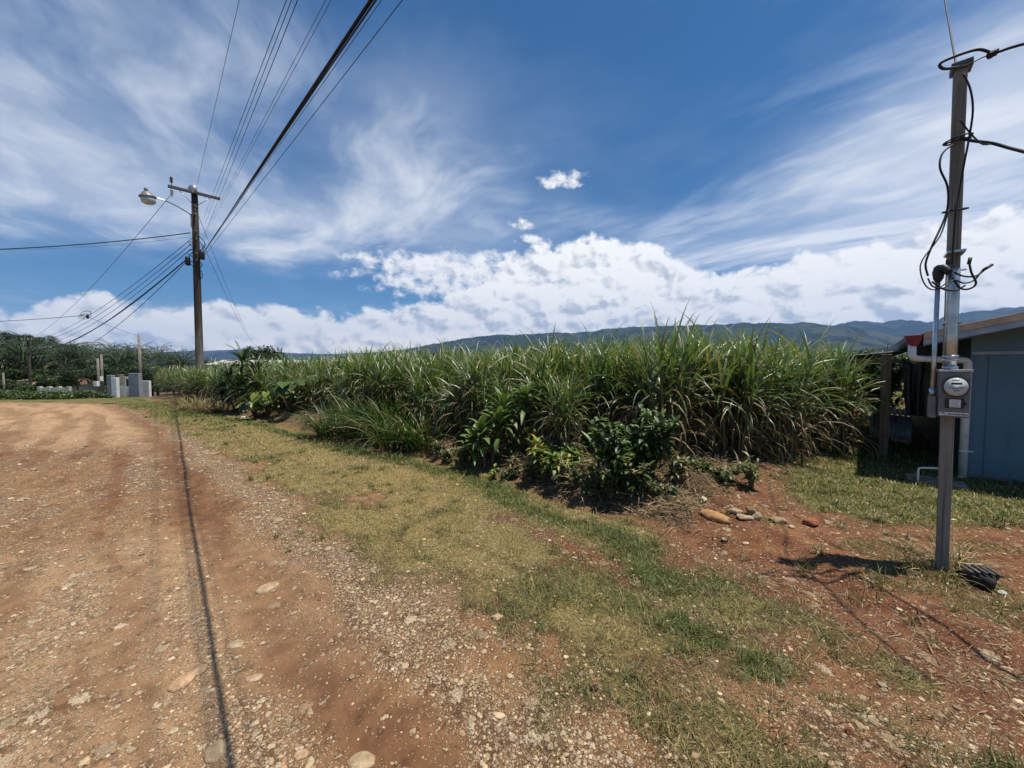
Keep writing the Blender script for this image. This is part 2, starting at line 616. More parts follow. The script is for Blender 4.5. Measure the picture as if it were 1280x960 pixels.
def build_world():
    w = bpy.data.worlds.new('World'); scene.world = w; w.use_nodes = True
    n = NT(w.node_tree); nt = w.node_tree
    sky = n.n('ShaderNodeTexSky', sky_type='NISHITA')
    sky.sun_disc = False; sky.sun_elevation = SUN_EL
    sky.sun_rotation = math.atan2(SUN_AZ_VEC.x, SUN_AZ_VEC.y)
    sky.altitude = 700; sky.air_density = 1.0; sky.dust_density = .3; sky.ozone_density = 3.0
    d = X(nt, n.n('ShaderNodeTexCoord').outputs['Generated'])
    dx, dy, dz = n.sep(d)
    el = dz._m('ARCSINE')
    az = dx._m('ARCTAN2', dy)
    STR = .084
    # deep polarised-looking blue overhead, as wide as the photo shows it
    skyc = n.mix(1.0, X(nt, sky.outputs[0]), (.80, .93, 1.0), 'MULTIPLY')
    dk = n.n('ShaderNodeHueSaturation'); dk.inputs['Saturation'].default_value = 1.22; dk.inputs['Value'].default_value = .88
    n.put(dk.inputs['Color'], skyc); skyc = X(nt, dk.outputs[0])

    def noise2(vec, scale, detail, rough=.5, dist=0.0):
        k = n.n('ShaderNodeTexNoise', noise_dimensions='2D'); n.put(k.inputs['Vector'], vec)
        k.inputs['Scale'].default_value = scale; k.inputs['Detail'].default_value = detail
        k.inputs['Roughness'].default_value = rough; k.inputs['Distortion'].default_value = dist
        return X(nt, k.outputs[0])

    def blob(u, v, ru, rv):
        a0, e0 = azel(u, v); a1, _ = azel(u + ru, v); _, e1 = azel(u, v - rv)
        ra = abs(a1 - a0); re = abs(e1 - e0)
        qa = (az - a0) / ra; qe = (el - e0) / re
        return qa * qa + qe * qe

    def gauss(u, v, ru, rv): return (blob(u, v, ru, rv) * -1.0).exp()

    # ---- high thin streaked cloud: a plane overhead, noise stretched along the wind
    zc = dz.max(.04)
    px = dx / zc; py = dy / zc
    c, s = -.62, .78
    along = px * c + py * s; across = px * s - py * c
    warp = noise2(n.comb(px * .5, py * .5, 0.0), 1.0, 3, .5)
    a2 = across + warp * .9
    st = noise2(n.comb(along * .62, a2 * 1.35, 3.0), 1.0, 5, .58)
    st2 = noise2(n.comb(along * 1.5, a2 * 4.2, 7.0), 1.0, 5, .62)
    low = noise2(n.comb(px * .62 + 4.0, py * .62, 11.0), 1.0, 5, .55)
    cov = (gauss(60, 205, 360, 120) * .44 + gauss(1150, 190, 250, 120) * .46 + gauss(1300, 90, 200, 110) * .36 + gauss(550, 170, 140, 160) * .30
           + gauss(520, 310, 330, 42) * .24 + gauss(960, 290, 240, 50) * .34 + gauss(180, 50, 340, 140) * .32
           + gauss(1120, 350, 420, 80) * .26 - gauss(820, 80, 150, 110) * .06 - gauss(430, 364, 170, 18) * .40
           - gauss(750, 50, 110, 80) * .06 + .06 + gauss(960, 240, 260, 70) * .18 - gauss(140, 345, 160, 26) * .34 - gauss(800, 235, 90, 60) * .08)
    veil = ((low - .5) * 1.1 + cov * 1.15 + (st - .5) * .7).sst(-.10, .86)
    ci = veil * (.54 + gauss(1200, 200, 300, 160) * .18) + (st * .7 + st2 * .3 - .45).max(0.0) * (cov * 2.6 + .35).clamp() * 1.5
    ci = (ci * 1.0).clamp()
    ci_col = n.mix(ci.sst(.1, .9), (5.6, 6.6, 8.2), (9.8, 9.9, 10.2))
    out = n.mix(ci * .93, skyc, ci_col)

    # ---- cumulus bank along the horizon: its outline in (azimuth, elevation), broken up by billows
    prof = [(-900, 385), (-300, 392), (0, 394), (60, 386), (120, 371), (165, 392), (215, 390), (270, 384), (330, 388), (345, 384), (380, 396),
            (450, 394), (520, 388), (568, 372), (600, 350), (640, 325), (700, 308), (750, 300), (800, 306), (840, 326), (880, 342),
            (930, 345), (1000, 328), (1060, 314), (1110, 306), (1150, 300), (1220, 282), (1280, 270), (1500, 250), (2600, 250)]
    amin, amax, emax = -1.25, 1.25, .5
    fc = n.n('ShaderNodeFloatCurve')
    cur = fc.mapping.curves[0]
    pts = []
    for u, v in prof:
        a, e = azel(u, v)
        pts.append(((a - amin) / (amax - amin), e / emax))
    cur.points[0].location = pts[0]; cur.points[1].location = pts[-1]
    for p in pts[1:-1]: cur.points.new(*p)
    fc.mapping.use_clip = False
    fc.mapping.update()
    n.put(fc.inputs['Value'], (az - amin) / (amax - amin))
    thr = X(nt, fc.outputs[0]) * emax

    q = n.comb(az, el * 1.35, 0.0)

    def billow(off=(0, 0, 0), det=3, sc=13):
        v = n.vadd(q, off)
        wv = n.n('ShaderNodeTexNoise', noise_dimensions='2D'); n.put(wv.inputs['Vector'], v); wv.inputs['Scale'].default_value = 9; wv.inputs['Detail'].default_value = 1
        v2 = n.vadd(v, n.vscale(X(nt, wv.outputs['Color']), .05))
        k = n.n('ShaderNodeTexVoronoi', feature='SMOOTH_F1', voronoi_dimensions='2D'); n.put(k.inputs['Vector'], v2)
        k.inputs['Scale'].default_value = sc; k.inputs['Smoothness'].default_value = .35
        try:
            k.inputs['Detail'].default_value = det; k.inputs['Roughness'].default_value = .55; k.inputs['Lacunarity'].default_value = 2.1; k.normalize = True
        except Exception: pass
        return X(nt, k.outputs['Distance'])
    b0 = billow()
    fl = noise2(q, 30, 6, .6)
    fh = noise2(q, 85, 4, .6)
    disp = (0.42 - b0) * .105 + (fl - .5) * .030 + (fh - .5) * .004
    dens = (thr + disp - el).sst(-.005, .019)
    # two small loose puffs and the tongue of cloud left of the big bank
    pf = None
    for (u, v, ru, rv, amp) in [(703, 224, 27, 12, .85), (655, 281, 16, 7, .9), (661, 299, 15, 6, .9), (338, 392, 26, 12, 1.2), (590, 346, 120, 26, 1.25),
                                (540, 330, 90, 14, .9), (1180, 330, 110, 40, 1.1)]:
        k = (amp * .8 - blob(u, v, ru, rv) * .8 + (fl - .5) * 3.2 + (.42 - b0) * 1.8).sst(-.2, 1.25)
        pf = k if pf is None else pf.max(k)
    dens = dens.max(pf * .92)
    # relief: towards the sun minus away from it
    b1 = billow((.010, .016, 0), 2)
    f1 = noise2(n.vadd(q, (.006, .010, 0)), 30, 6, .6)
    c0 = billow((.3, .1, 0), 1, 6.5); c1 = billow((.322, .136, 0), 1, 6.5)
    rel = (b1 - b0) * 3.2
    depth = ((thr - el) / (thr.max(.03))).clamp()
    grey = noise2(n.vmul(q, (5, 14, 1)), 1.0, 5, .6)
    lum = (.97 + rel * .58 + (fl - f1) * .16 + (c1 - c0) * 1.0 + (fl - .5) * .08 - depth * depth * .30 - (grey - .44).max(0.0) * depth * .95)
    lum = lum.max(.46).min(1.0)
    shade = n.mix(lum.sst(.42, 1.0), (5.6, 6.0, 6.6), (11.3, 11.1, 10.7))
    shade = n.mix(el.sst(.16, .0), shade, n.mix(1.0, shade, (1.32, 1.22, 1.06), 'MULTIPLY'))
    out = n.mix(dens * .985, out, shade)
    # flat grey shelf beneath the left bank
    bg = n.n('ShaderNodeBackground'); n.put(bg.inputs[0], out); bg.inputs[1].default_value = STR
    o = n.n('ShaderNodeOutputWorld'); nt.links.new(bg.outputs[0], o.inputs[0])
    w.cycles.sampling_method = 'MANUAL'; w.cycles.sample_map_resolution = 512


build_world()


# ------------------------------------------------------------------ ground
def mat_ground():
    m, n = new_mat('ground')
    p = n.pos()
    ma = n.attr('mask'); mb = n.attr('maskb')
    grass, gravel, track = n.seprgb(ma.outputs['Color'])
    orange, straw, red = n.seprgb(mb.outputs['Color'])
    green = X(n.nt, ma.outputs['Alpha'])
    nf = n.noise(p, 42, 6, .65); nm = n.noise(p, 7, 5, .6); nl = n.noise(p, 1.1, 4, .55)
    nff = n.noise(p, 160, 3, .6)
    # bare soil
    soil = n.mix(nm.sst(.3, .7), (.170, .082, .035), (.295, .160, .074))
    soil = n.mix((nl.sst(.35, .7) * .5), soil, (.140, .078, .040))
    trk = n.mix(nm.sst(.3, .7), (.098, .044, .020), (.170, .080, .038))
    soil = n.mix(track * (nl * .3 + .75).min(1.0), soil, trk)
    org = n.mix(nm.sst(.25, .75), (.32, .190, .100), (.46, .300, .170))
    soil = n.mix(orange * (1.0 - track * .6), soil, org)
    rd = n.mix(nm.sst(.3, .7), (.105, .036, .016), (.20, .085, .040))
    soil = n.mix(red, soil, rd)
    # stones pressed into the surface, three sizes
    h = nf * .35 + nff * .2
    col = soil
    wn = n.n('ShaderNodeTexNoise'); n.put(wn.inputs['Vector'], p); wn.inputs['Scale'].default_value = 55; wn.inputs['Detail'].default_value = 2
    wn = n.vadd(X(n.nt, wn.outputs['Color']), (-.5, -.5, -.5))
    for sc, thr_a, hs in ((135, .95, .25), (62, .72, .5), (27, .30, .9), (11, .07, 1.2)):
        ps = n.vadd(p, n.vscale(wn, .85 / sc))
        ds, cs = n.voro(ps, sc)
        r_, g_, b_ = n.seprgb(cs)
        amt = (gravel * thr_a * 1.12 + track * .02 + orange * .05 + red * .12 + .03 + (nl - .5) * .25)
        pres = (amt - r_).sst(0.0, .06)
        al = ds.sst(.52, .40) * pres
        stone = n.ramp(g_, [(0, (.24, .165, .095)), (.25, (.38, .28, .17)), (.55, (.53, .41, .26)), (.88, (.66, .54, .37)), (1, (.44, .29, .165))])
        stone = n.mix((nf.sst(.35, .7) * .4 + red * .35).clamp(), stone, soil)
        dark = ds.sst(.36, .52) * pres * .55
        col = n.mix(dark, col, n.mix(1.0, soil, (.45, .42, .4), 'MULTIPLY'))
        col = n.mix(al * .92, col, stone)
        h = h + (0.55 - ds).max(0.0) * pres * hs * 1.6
    # thatch of short dry grass and fresh grass, a layer of mown bits between the blades
    fib = n.noise(n.vmul(p, (1, 1, 1)), 120, 4, .7)
    gdry = n.mix(nf.sst(.3, .7), (.115, .082, .030), (.38, .285, .115))
    ggrn = n.mix(nf.sst(.3, .7), (.045, .060, .014), (.12, .135, .036))
    gcol = n.mix((green * 1.1 + (nm - .5) * .5).clamp(), gdry, ggrn)
    ga = ((grass * 1.15 + (fib - .5) * 1.7 + (nm - .5) * 1.3 - .2).sst(.1, .62))
    col = n.mix(ga * .9, col, gcol)
    # dead cane leaves trodden into the soil
    sv = n.noise(n.vmul(p, (1, 1, 1)), 30, 5, .75, dist=1.2)
    sc = n.mix(sv.sst(.35, .7), (.050, .030, .017), (.25, .175, .095))
    col = n.mix((straw * 1.2 + (nm - .5) * .8 - .1).sst(.15, .75) * .9, col, sc)
    h = h + ga * fib * .7 + straw * sv * 1.2
    n.bsdf(col, .92, 0, h, .022, 1.0, spec=.18)
    return m


def build_ground():
    naz, back = 1000, 70
    a = np.concatenate([np.linspace(R(-76), R(76), naz), np.linspace(R(76), R(284), back + 1)[1:-1]])
    r = [.28]
    while r[-1] < 22: r.append(r[-1] * 1.0078)
    while r[-1] < 16000: r.append(r[-1] * 1.035)
    r = np.array(r)
    A, Rr = np.meshgrid(a, r)
    x = (Rr * np.sin(A)).ravel(); y = (Rr * np.cos(A)).ravel()
    z = np.empty_like(x); M = {}
    z = H(x, y)
    m = masks(x, y)
    na, nr = len(a), len(r)
    i = np.arange(nr - 1)[:, None] * na + np.arange(na)[None, :]
    j = np.arange(nr - 1)[:, None] * na + (np.arange(na)[None, :] + 1) % na
    F = np.stack([i, i + na, j + na, j], 2).reshape(-1, 4)
    V = np.stack([x, y, z], 1)
    V = np.concatenate([V, [[0, 0, float(hz(0, 0))]]])
    cidx = len(V) - 1
    cap = np.stack([np.full(na, cidx), np.arange(na), (np.arange(na) + 1) % na], 1)
    fc = m['road'][F].mean(1) > .5
    mk = np.stack([m['grass'], m['gravel'], m['track'], m['green']], 1)
    mb = np.stack([m['orange'], m['straw'], m['red'], np.ones_like(x)], 1)
    far = sst(24, 40, np.hypot(x, y))                      # beyond the field: rough pasture
    mk[:, 0] = np.maximum(mk[:, 0], far); mk[:, 3] = np.maximum(mk[:, 3], far)
    mk[:, 1] *= 1 - far
    mk = np.concatenate([mk, mk[:1]]); mb = np.concatenate([mb, mb[:1]])
    mat = mat_ground()
    for name, sel, extra in (('ground', ~fc, cap), ('dirt_road', fc, None)):
        f = F[sel]
        used = np.unique(f if extra is None else np.concatenate([f.ravel(), extra.ravel()]))
        mp = np.full(len(V), -1); mp[used] = np.arange(len(used))
        g = Geo(); g.add(V[used], mp[f]);
        if extra is not None: g.F.append(mp[extra])
        me = g.mesh(name, mat)
        for an, arr in (('mask', mk), ('maskb', mb)):
            at = me.attributes.new(an, 'FLOAT_COLOR', 'POINT')
            at.data.foreach_set('color', arr[used].astype(np.float32).ravel())
        me.attributes.remove(me.attributes['Col'])
        tag(obj(name, me, mat), kind='structure')


build_ground()


# ------------------------------------------------------------------ mountains
def mat_mountain(name, seed):
    m, n = new_mat(name)
    p = n.pos()
    sp = n.vadd(p, (seed * 1000.0, 0, 0))
    f = n.noise(sp, .0011, 6, .6); f2 = n.noise(sp, .005, 6, .7); d, c = n.voro(sp, .0022)
    r_, g_, b_ = n.seprgb(c)
    forest = n.mix(f2.sst(.35, .7), (.005, .011, .007), (.019, .031, .015))  # forest tone darkened in place of cloud shadow on the slopes
    field = n.mix(g_, (.036, .048, .022), (.07, .066, .036))
    k = ((f - .47) * 3.0 + (r_ - .5) * 1.1).sst(.1, .5) * f2.sst(.38, .5)
    col = n.mix(k * .8, forest, field)
    n.bsdf(col, .95, 0, None, spec=.1)
    return m


def mountains(name, sil, r0, r1, r2, base_z, seed, amp, na=900, nr=70):
    azs = np.array([azel(u, v)[0] for u, v in sil]); els = np.array([math.tan(azel(u, v)[1]) for u, v in sil])
    a = np.linspace(azs[0], azs[-1], na)
    rr = np.concatenate([np.linspace(r0, r1, nr), np.linspace(r1, r2, nr // 3)[1:]])
    A, Rr = np.meshgrid(a, rr)
    x = Rr * np.sin(A); y = Rr * np.cos(A)
    crest = np.interp(A, azs, els) * r1 - base_z                   # height of the crest above the base
    k = np.where(Rr < r1, np.clip((Rr - r0) / (r1 - r0), 0, 1) ** 1.35, np.clip((r2 - Rr) / (r2 - r1), 0, 1))
    rid = 1 - np.abs(2 * fbm(x / 1500 + seed, y / 1500, 6, 100 + seed, .55) - 1)
    rid2 = 1 - np.abs(2 * fbm(x / 520 + seed, y / 520, 5, 120 + seed, .55) - 1)
    rel = (rid - .8) * 1.3 + (rid2 - .8) * .5
    hgt = base_z + crest * k + crest * amp * rel * np.sin(np.pi * np.clip(k, 0, 1) * .93) ** .7
    g = Geo()
    i = np.arange(len(rr) - 1)[:, None] * na + np.arange(na - 1)[None, :]
    F = np.stack([i, i + 1, i + na + 1, i + na], 2).reshape(-1, 4)
    g.add(np.stack([x, y, hgt], 2).reshape(-1, 3), F)
    tag(obj(name, g, mat_mountain(name, seed)), kind='structure')


mountains('mountains', [(330, 452), (480, 440), (540, 431), (600, 421), (680, 417), (760, 412), (850, 408), (940, 403), (1000, 405), (1060, 407),
                        (1100, 414), (1160, 424), (1280, 430), (1700, 436)], 3200, 6500, 7600, -62, 1, .42)
mountains('mountains', [(800, 440), (960, 424), (1060, 404), (1100, 402), (1160, 396), (1220, 390), (1280, 387), (1400, 380), (1800, 372)],
          6500, 10500, 11800, -62, 2, .45, 500, 50)
mountains('mountains', [(-60, 446), (120, 443), (200, 441), (250, 438), (300, 437), (345, 441), (420, 442), (520, 438), (620, 436), (760, 440)], 9000, 13000, 14500, -62, 3, .3, 400, 30)
mountains('hills', [(340, 453), (480, 447), (560, 443), (700, 440), (850, 438), (1000, 436), (1100, 440), (1300, 446), (1700, 448)],
          1300, 3000, 3600, -58, 4, .5, 700, 50)

# ------------------------------------------------------------------ haze: one even box of air
def build_haze():
    g = Geo(); box(g, -17000, 17000, -3000, 17500, -75, 1750)
    m = bpy.data.materials.new('haze'); m.use_nodes = True
    nt = m.node_tree; nt.nodes.clear()
    v = nt.nodes.new('ShaderNodeVolumePrincipled'); v.inputs['Color'].default_value = (.30, .54, 1.0, 1)
    v.inputs['Density'].default_value = HAZE; v.inputs['Anisotropy'].default_value = .2
    o = nt.nodes.new('ShaderNodeOutputMaterial'); nt.links.new(v.outputs[0], o.inputs['Volume'])
    h = obj('haze', g, m, smooth=False)
    tag(h, kind='stuff')


HAZE = 5.0e-5
build_haze()
# ------------------------------------------------------------------ man-made things
M_conc = mat_plain('weathered_concrete', (.20, .175, .145), .85, 0, .35, 6, .004, 70, .2)
M_steel = mat_plain('galvanised_steel', (.50, .51, .52), .33, .85, .2, 14)
M_darksteel = mat_plain('dark_steel', (.09, .085, .08), .55, .3, .3, 20)
M_black = mat_plain('black_rubber', (.016, .016, .017), .5, 0, .3, 20)
M_wire = mat_plain('wire_sheath', (.010, .010, .011), .7, 0, .3, 3)
M_wire2 = mat_plain('bare_wire', (.10, .10, .105), .5, .4, .2, 3)
M_greybox = mat_plain('grey_enamel', (.165, .168, .17), .5, .1, .15, 18, .0006, 160)
M_lens = mat_plain('lamp_lens', (.50, .52, .50), .2, 0, .15, 25)
M_porc = mat_plain('brown_porcelain', (.09, .045, .03), .25, 0, .3, 20)
M_white = mat_plain('white_plastic', (.72, .72, .70), .45, 0, .12, 6)
M_ink = mat_plain('black_ink', (.03, .03, .032), .5)
M_red = mat_plain('red_paint', (.22, .012, .010), .45, 0, .3, 9)
M_blue = mat_plain('blue_grey_paint', (.115, .160, .180), .6, 0, .10, 2.2, .001, 40, .35)
M_dblue = mat_plain('deep_blue_and_shade', (.03, .05, .09), .6, 0, .2, 3)  # gutter and soffit blue, also the painted shade on the side wall
M_tan = mat_plain('tan_board', (.50, .37, .25), .7, 0, .2, 5)
M_fascia = mat_plain('blue_grey_board', (.30, .35, .42), .6, 0, .15, 5)
M_zinc = mat_plain('zinc_sheet', (.52, .54, .57), .38, .6, .2, 4)
M_rust = mat_plain('rusty_roof', (.30, .17, .11), .7, .1, .35, 3)
M_post = mat_wood('weathered_wood', (.105, .095, .082), (.30, .27, .23))
M_dpost = mat_wood('dark_wood', (.085, .062, .042), (.20, .150, .10), xs=20)


def pole_mat():
    m, n = new_mat('stained_pole')
    o = n.objc(); x, y, z = n.sep(o)
    f = n.noise(n.vmul(o, (9, 9, .9)), 1.0, 6, .65)
    k = (z * .16 + (f - .5) * 1.6).sst(.15, .75)             # the top is black with weather, the foot stays grey
    col = n.mix(k, n.mix(f, (.13, .112, .09), (.30, .27, .225)), n.mix(f, (.030, .024, .020), (.085, .070, .055)))
    n.bsdf(col, .9, 0, f, .01, spec=.15)
    return m


M_pole = pole_mat()

# ---- the big utility pole on the verge
ub = G(251, 501)
UB = Vector((ub.x, ub.y, ub.z))


def up(u, v, d=None):
    """point at the pole's depth seen at a pixel"""
    return D(u, v, d or UB.y)


up_root = empty('utility_pole', UB, 0, 'tall dark weathered utility pole with crossarm and street lamp standing on the verge', 'utility pole')
top_z = up(243, 238).z - UB.z
LEANX = (up(243, 238).x - UB.x)
def on_pole(z): return Vector((LEANX * z / top_z, 0, z))
g = Geo(); tube(g, [on_pole(z) for z in (-.3, 0, 1.5, 4, 7, top_z)], [.165, .163, .158, .148, .136, .122], 18)
obj('shaft', g, M_pole, up_root)
wd = Vector((S2, S2, 0))                       # the crossarm lies across the line of the road
arm_c = on_pole(up(243, 239).z - UB.z - .12)
g = Geo()
A = Matrix.Translation(arm_c + Vector((S2, -S2, 0)) * .17) @ Matrix.Rotation(R(45), 4, 'Z')
gb = Geo(); box(gb, -.92, .92, -.05, .05, -.06, .06); g.merge(gb, A)
obj('crossarm', g, M_darksteel, up_root, False, bevel=.008)
g = Geo()
for sgn in (-1, 1):
    tube(g, [arm_c + Vector((S2, -S2, 0)) * .2 + wd * .62 * sgn, on_pole(arm_c.z - .62) + Vector((S2, -S2, 0)) * .14], .014, 6)
obj('arm_brace', g, M_steel, up_root)
INS = [(0, .34), (0, .16), (0, -.05)]
def insulator(root, loc, k=1.0, m=M_porc):
    g = Geo(); pr = [(.012, 0), (.012, .10)]
    for i in range(4):
        pr += [(.025, .10 + i * .05), (.055, .115 + i * .05), (.028, .135 + i * .05)]
    pr += [(.02, .31), (.008, .33)]
    lathe(g, [(a * k, b * k) for a, b in pr], 14)
    return obj('insulator', g, m, root, loc=loc)
insulator(up_root, arm_c + Vector((S2, -S2, 0)) * .17 - wd * .80 + Vector((0, 0, .06)), 1.25)
insulator(up_root, arm_c + Vector((S2, -S2, 0)) * .17 - wd * .80 + Vector((0, 0, -.47)), 1.2, M_steel)
# pole-top bracket: a pale disc facing the road
g = Geo(); lathe(g, [(.05, -.10), (.17, -.06), (.19, 0), (.17, .05), (.06, .09)], 20, M=Matrix.Rotation(R(90), 4, 'X'))
obj('top_bracket', g, M_steel, up_root, loc=on_pole(top_z - .02) + Vector((.06, -.18, 0)))
for z in (top_z - .95, top_z - 1.15, top_z - 1.9, top_z - 2.25, top_z - 2.9, top_z - 3.2):
    g = Geo(); c = on_pole(z) + Vector((.13, -.16, 0))
    tube(g, [on_pole(z), c], .018, 6)
    lathe(g, [(.02, -.06), (.05, -.05), (.03, 0), (.05, .05), (.02, .06)], 10, c)
    obj('spool', g, M_darksteel, up_root)
# cable clutter: splice boxes
zs = up(247, 318).z - UB.z
for dx, dy, dz, r_ in ((.30, -.05, -.05, .11), (-.28, -.15, -.35, .10)):
    g = Geo(); c = on_pole(zs + dz) + Vector((dx, dy, 0))
    lathe(g, [(.03, -.20), (r_ * .8, -.19), (r_, -.12), (r_, .12), (r_ * .8, .2), (.03, .22)], 14, c)
    tube(g, [c, on_pole(zs + dz)], .02, 6)
    obj('splice_case', g, M_black, up_root)
g = Geo()
for i in range(7):
    a = random.uniform(0, 6.28); z0 = zs + random.uniform(-.7, .9); z1 = z0 - random.uniform(.3, .8); rr = random.uniform(.17, .36)
    pts = [on_pole(z0 + (z1 - z0) * k) + Vector((math.cos(a + k) * (.14 + rr * math.sin(k * math.pi) * .7), math.sin(a + k) * (.14 + rr * math.sin(k * math.pi) * .7), 0)) for k in np.linspace(0, 1, 9)]
    tube(g, pts, .016, 5)
obj('cable_loop', g, M_wire, up_root)
# street lamp on its curved arm, over the road
la0 = on_pole(up(237, 270).z - UB.z) + Vector((-.1, -.1, 0))
tip = up(193, 247, UB.y - 1.0) - UB
mid = la0 * .45 + tip * .55 + Vector((0, 0, .20))
def quad(a, b, c, k=12):
    return [a * (1 - t) ** 2 + b * 2 * t * (1 - t) + c * t * t for t in np.linspace(0, 1, k)]
g = Geo(); tube(g, quad(la0, mid, tip), .026, 8); tube(g, [la0 + Vector((0, 0, .05)), la0 - Vector((0, 0, .55))], .03, 8)
obj('lamp_arm', g, M_steel, up_root)
dirl = (tip - mid).normalized()
hc = tip + dirl * .22
g = Geo()
Mh = Matrix.Rotation(math.atan2(dirl.y, dirl.x), 4, 'Z') @ Matrix.Rotation(R(8), 4, 'Y')
lathe(g, [(.06, .20), (.11, .17), (.15, .08), (.225, 0), (.235, -.05), (.20, -.06)], 22, M=Mh @ Matrix.Diagonal((1.25, 1, 1, 1)))
hd = obj('lamp_head', g, M_greybox, up_root, loc=hc)
g = Geo(); lathe(g, [(.205, -.055), (.215, -.16), (.19, -.27), (.12, -.33), (.0, -.345)], 22, M=Mh @ Matrix.Diagonal((1.2, 1, 1, 1)))
obj('lens', g, M_lens, hd)
g = Geo(); lathe(g, [(.07, .12), (.07, .30), (.05, .34), (0, .345)], 14, M=Mh)
obj('photocell', g, M_greybox, hd)

# ---- overhead wires
def wire(pts_a, pts_b, sag, r_, label, mat=None, k=26, name='power_line', cat='wire', group='wires on the utility pole', strands=1, spread=.0):
    a = Vector(pts_a); b = Vector(pts_b)
    g = Geo()
    for s in range(strands):
        off = Vector((random.uniform(-1, 1), random.uniform(-1, 1), random.uniform(-1, 1))) * spread if strands > 1 else Vector()
        ph = random.uniform(0, 6.28)
        pts = []
        for t in np.linspace(0, 1, k):
            p = a.lerp(b, t) + Vector((0, 0, -4 * sag * t * (1 - t)))
            if strands > 1:
                p += off + Vector((math.cos(ph + t * 22), -math.cos(ph + t * 22), math.sin(ph + t * 22))) * spread * .35
            pts.append(p)
        tube(g, pts, r_, 6)
    o = obj(name, g, mat or M_wire)
    return tag(o, label, cat, group)


def thru(a, u, v, h, over=2.6):
    """far end of a wire that leaves a and passes pixel (u, v) at height h, carried on past the camera"""
    d = ray(u, v); k = (h - CAM_Z) / d.z
    q = Vector((d.x * k, d.y * k, h))
    return Vector(a) + (q - Vector(a)) * over


def pole_pt(u, v, off=(0, 0, 0)): return up(u, v) + Vector(off)

pz = lambda z: UB + on_pole(z)
w_top = [((247, 229), (299, 0), 9.6, .0055, 'single thin bare wire leaving the pole top, leftmost of the wires overhead', M_wire2),
         ((255, 272), (358, 0), 5.1, .0036, 'left wire of the three close parallel wires overhead', M_wire),
         ((256, 280), (364.5, 0), 5.0, .0034, 'middle wire of the three close parallel wires overhead', M_wire),
         ((257, 290), (372, 0), 4.9, .0036, 'right wire of the three close parallel wires overhead', M_wire),
         ((253, 296), (407, 0), 4.3, .0022, 'left one of two faint thin wires beside the thick cable bundle', M_wire2),
         ((253, 300), (414, 0), 4.25, .0022, 'right one of two faint thin wires beside the thick cable bundle', M_wire2)]
for (ua, va), (u, v), h, r_, lab, mt in w_top:
    a = pole_pt(ua, va)
    wire(a, thru(a, u, v, h), .0, r_, lab, mt)
a = pole_pt(253, 318)
wire(a, thru(a, 466.5, 0, 3.15, 1.6), .0, .0042, 'thick bundle of black cables crossing over the road', M_wire, strands=4, spread=.0095, name='cable_bundle', cat='cable')
wire(a, thru(a, 477, 0, 7.0), .0, .005, 'thin cable hugging the underside of the thick bundle', M_wire)
a = pole_pt(252, 324)
wire(a, thru(a, 503, 0, 7.2), .0, .0065, 'lone black cable, rightmost of the wires overhead', M_wire)

# ---- far utility poles and thin posts
def far_pole(px, py_base, py_top, d, r_, label, arm=None, mat=None, boxes=()):
    top = D(px, py_top, d); gz = hz(top.x, top.y)
    root = empty('utility_pole', (top.x, top.y, gz), 0, label, 'utility pole', 'distant utility poles')
    g = Geo(); tube(g, [(0, 0, -.4), (0, 0, top.z - gz)], [r_, r_ * .75], 10)
    obj('shaft', g, mat or M_conc, root)
    if arm:
        g = Geo(); gb = Geo(); box(gb, -arm / 2, arm / 2, -.05, .05, -.06, .06); g.merge(gb, Matrix.Translation((0, -.15, top.z - gz - .25)) @ Matrix.Rotation(R(20), 4, 'Z'))
        obj('crossarm', g, M_darksteel, root, False)
        for sx in (-arm * .42, arm * .1, arm * .42):
            insulator(root, Vector((sx, -.15, top.z - gz - .2)), 1.0, M_white)
    for bz in boxes:
        g = Geo(); box(g, -.14, .14, -.3, -.05, bz, bz + .42)
        obj('meter_box', g, M_white, root, False, bevel=.01)
    return root, top

PF1, T1 = far_pole(35, 499, 424, 52, .17, 'dark pole with white insulators among the oil palms at the far left', 1.6, M_pole)
PF2, T2 = far_pole(173.5, 496, 420, 35, .13, 'slim pale concrete pole beside the grey walled gate', None)
insulator(PF2, Vector((0, 0, T2.z - hz(T2.x, T2.y))), 1.0, M_white)
PF3, T3 = far_pole(122, 497, 448, 33, .10, 'shorter pale post with a small white box, left of the pair before the gate', None, boxes=(.95,))
PF4, T4 = far_pole(126.5, 496, 443, 34.5, .10, 'taller pale post of the pair left of the grey gate', None, boxes=(1.45,))
PF5, T5 = far_pole(4, 499, 466, 40, .10, 'thin grey post at the left end of the roadside hedge', None)
PF6, T6 = far_pole(330, 455, 436, 78, .10, 'thin pole hidden in the round dark tree behind the cane', None)

wire(pole_pt(214, 240, (0, 0, -.1)), T1 + Vector((.2, 0, 0)), .9, .012, 'thin wire falling from the left end of the crossarm towards the palms', M_wire2)
tops = T1
for (ua, va), r_, lab, dz, sg in [((241, 297), .013, 'uppermost of the wires falling from the pole to the far left pole', -.1, 1.1), ((240, 304), .013, 'second of the wires falling to the far left pole', -.3, 1.3),
                              ((239, 311), .013, 'third of the wires falling to the far left pole', -.5, 1.5)]:
    wire(pole_pt(ua, va), T1 + Vector((0, 0, dz)), sg, r_, lab, M_wire)
wire(pole_pt(237, 322), T1 + Vector((.1, 0, -1.2)), 1.5, .018, 'thick dark cable falling from the black splice case to the far left pole', M_wire, strands=3, spread=.03, name='cable_bundle', cat='cable')
wire(pole_pt(236, 324), T1 + Vector((.1, 0, -1.7)), 2.3, .016, 'lowest sagging cable from the black splice case to the far left pole', M_wire)
wire(pole_pt(238, 291), D(-260, 312, 15), .35, .020, 'dark service cable running level from the pole out to the left', M_wire)
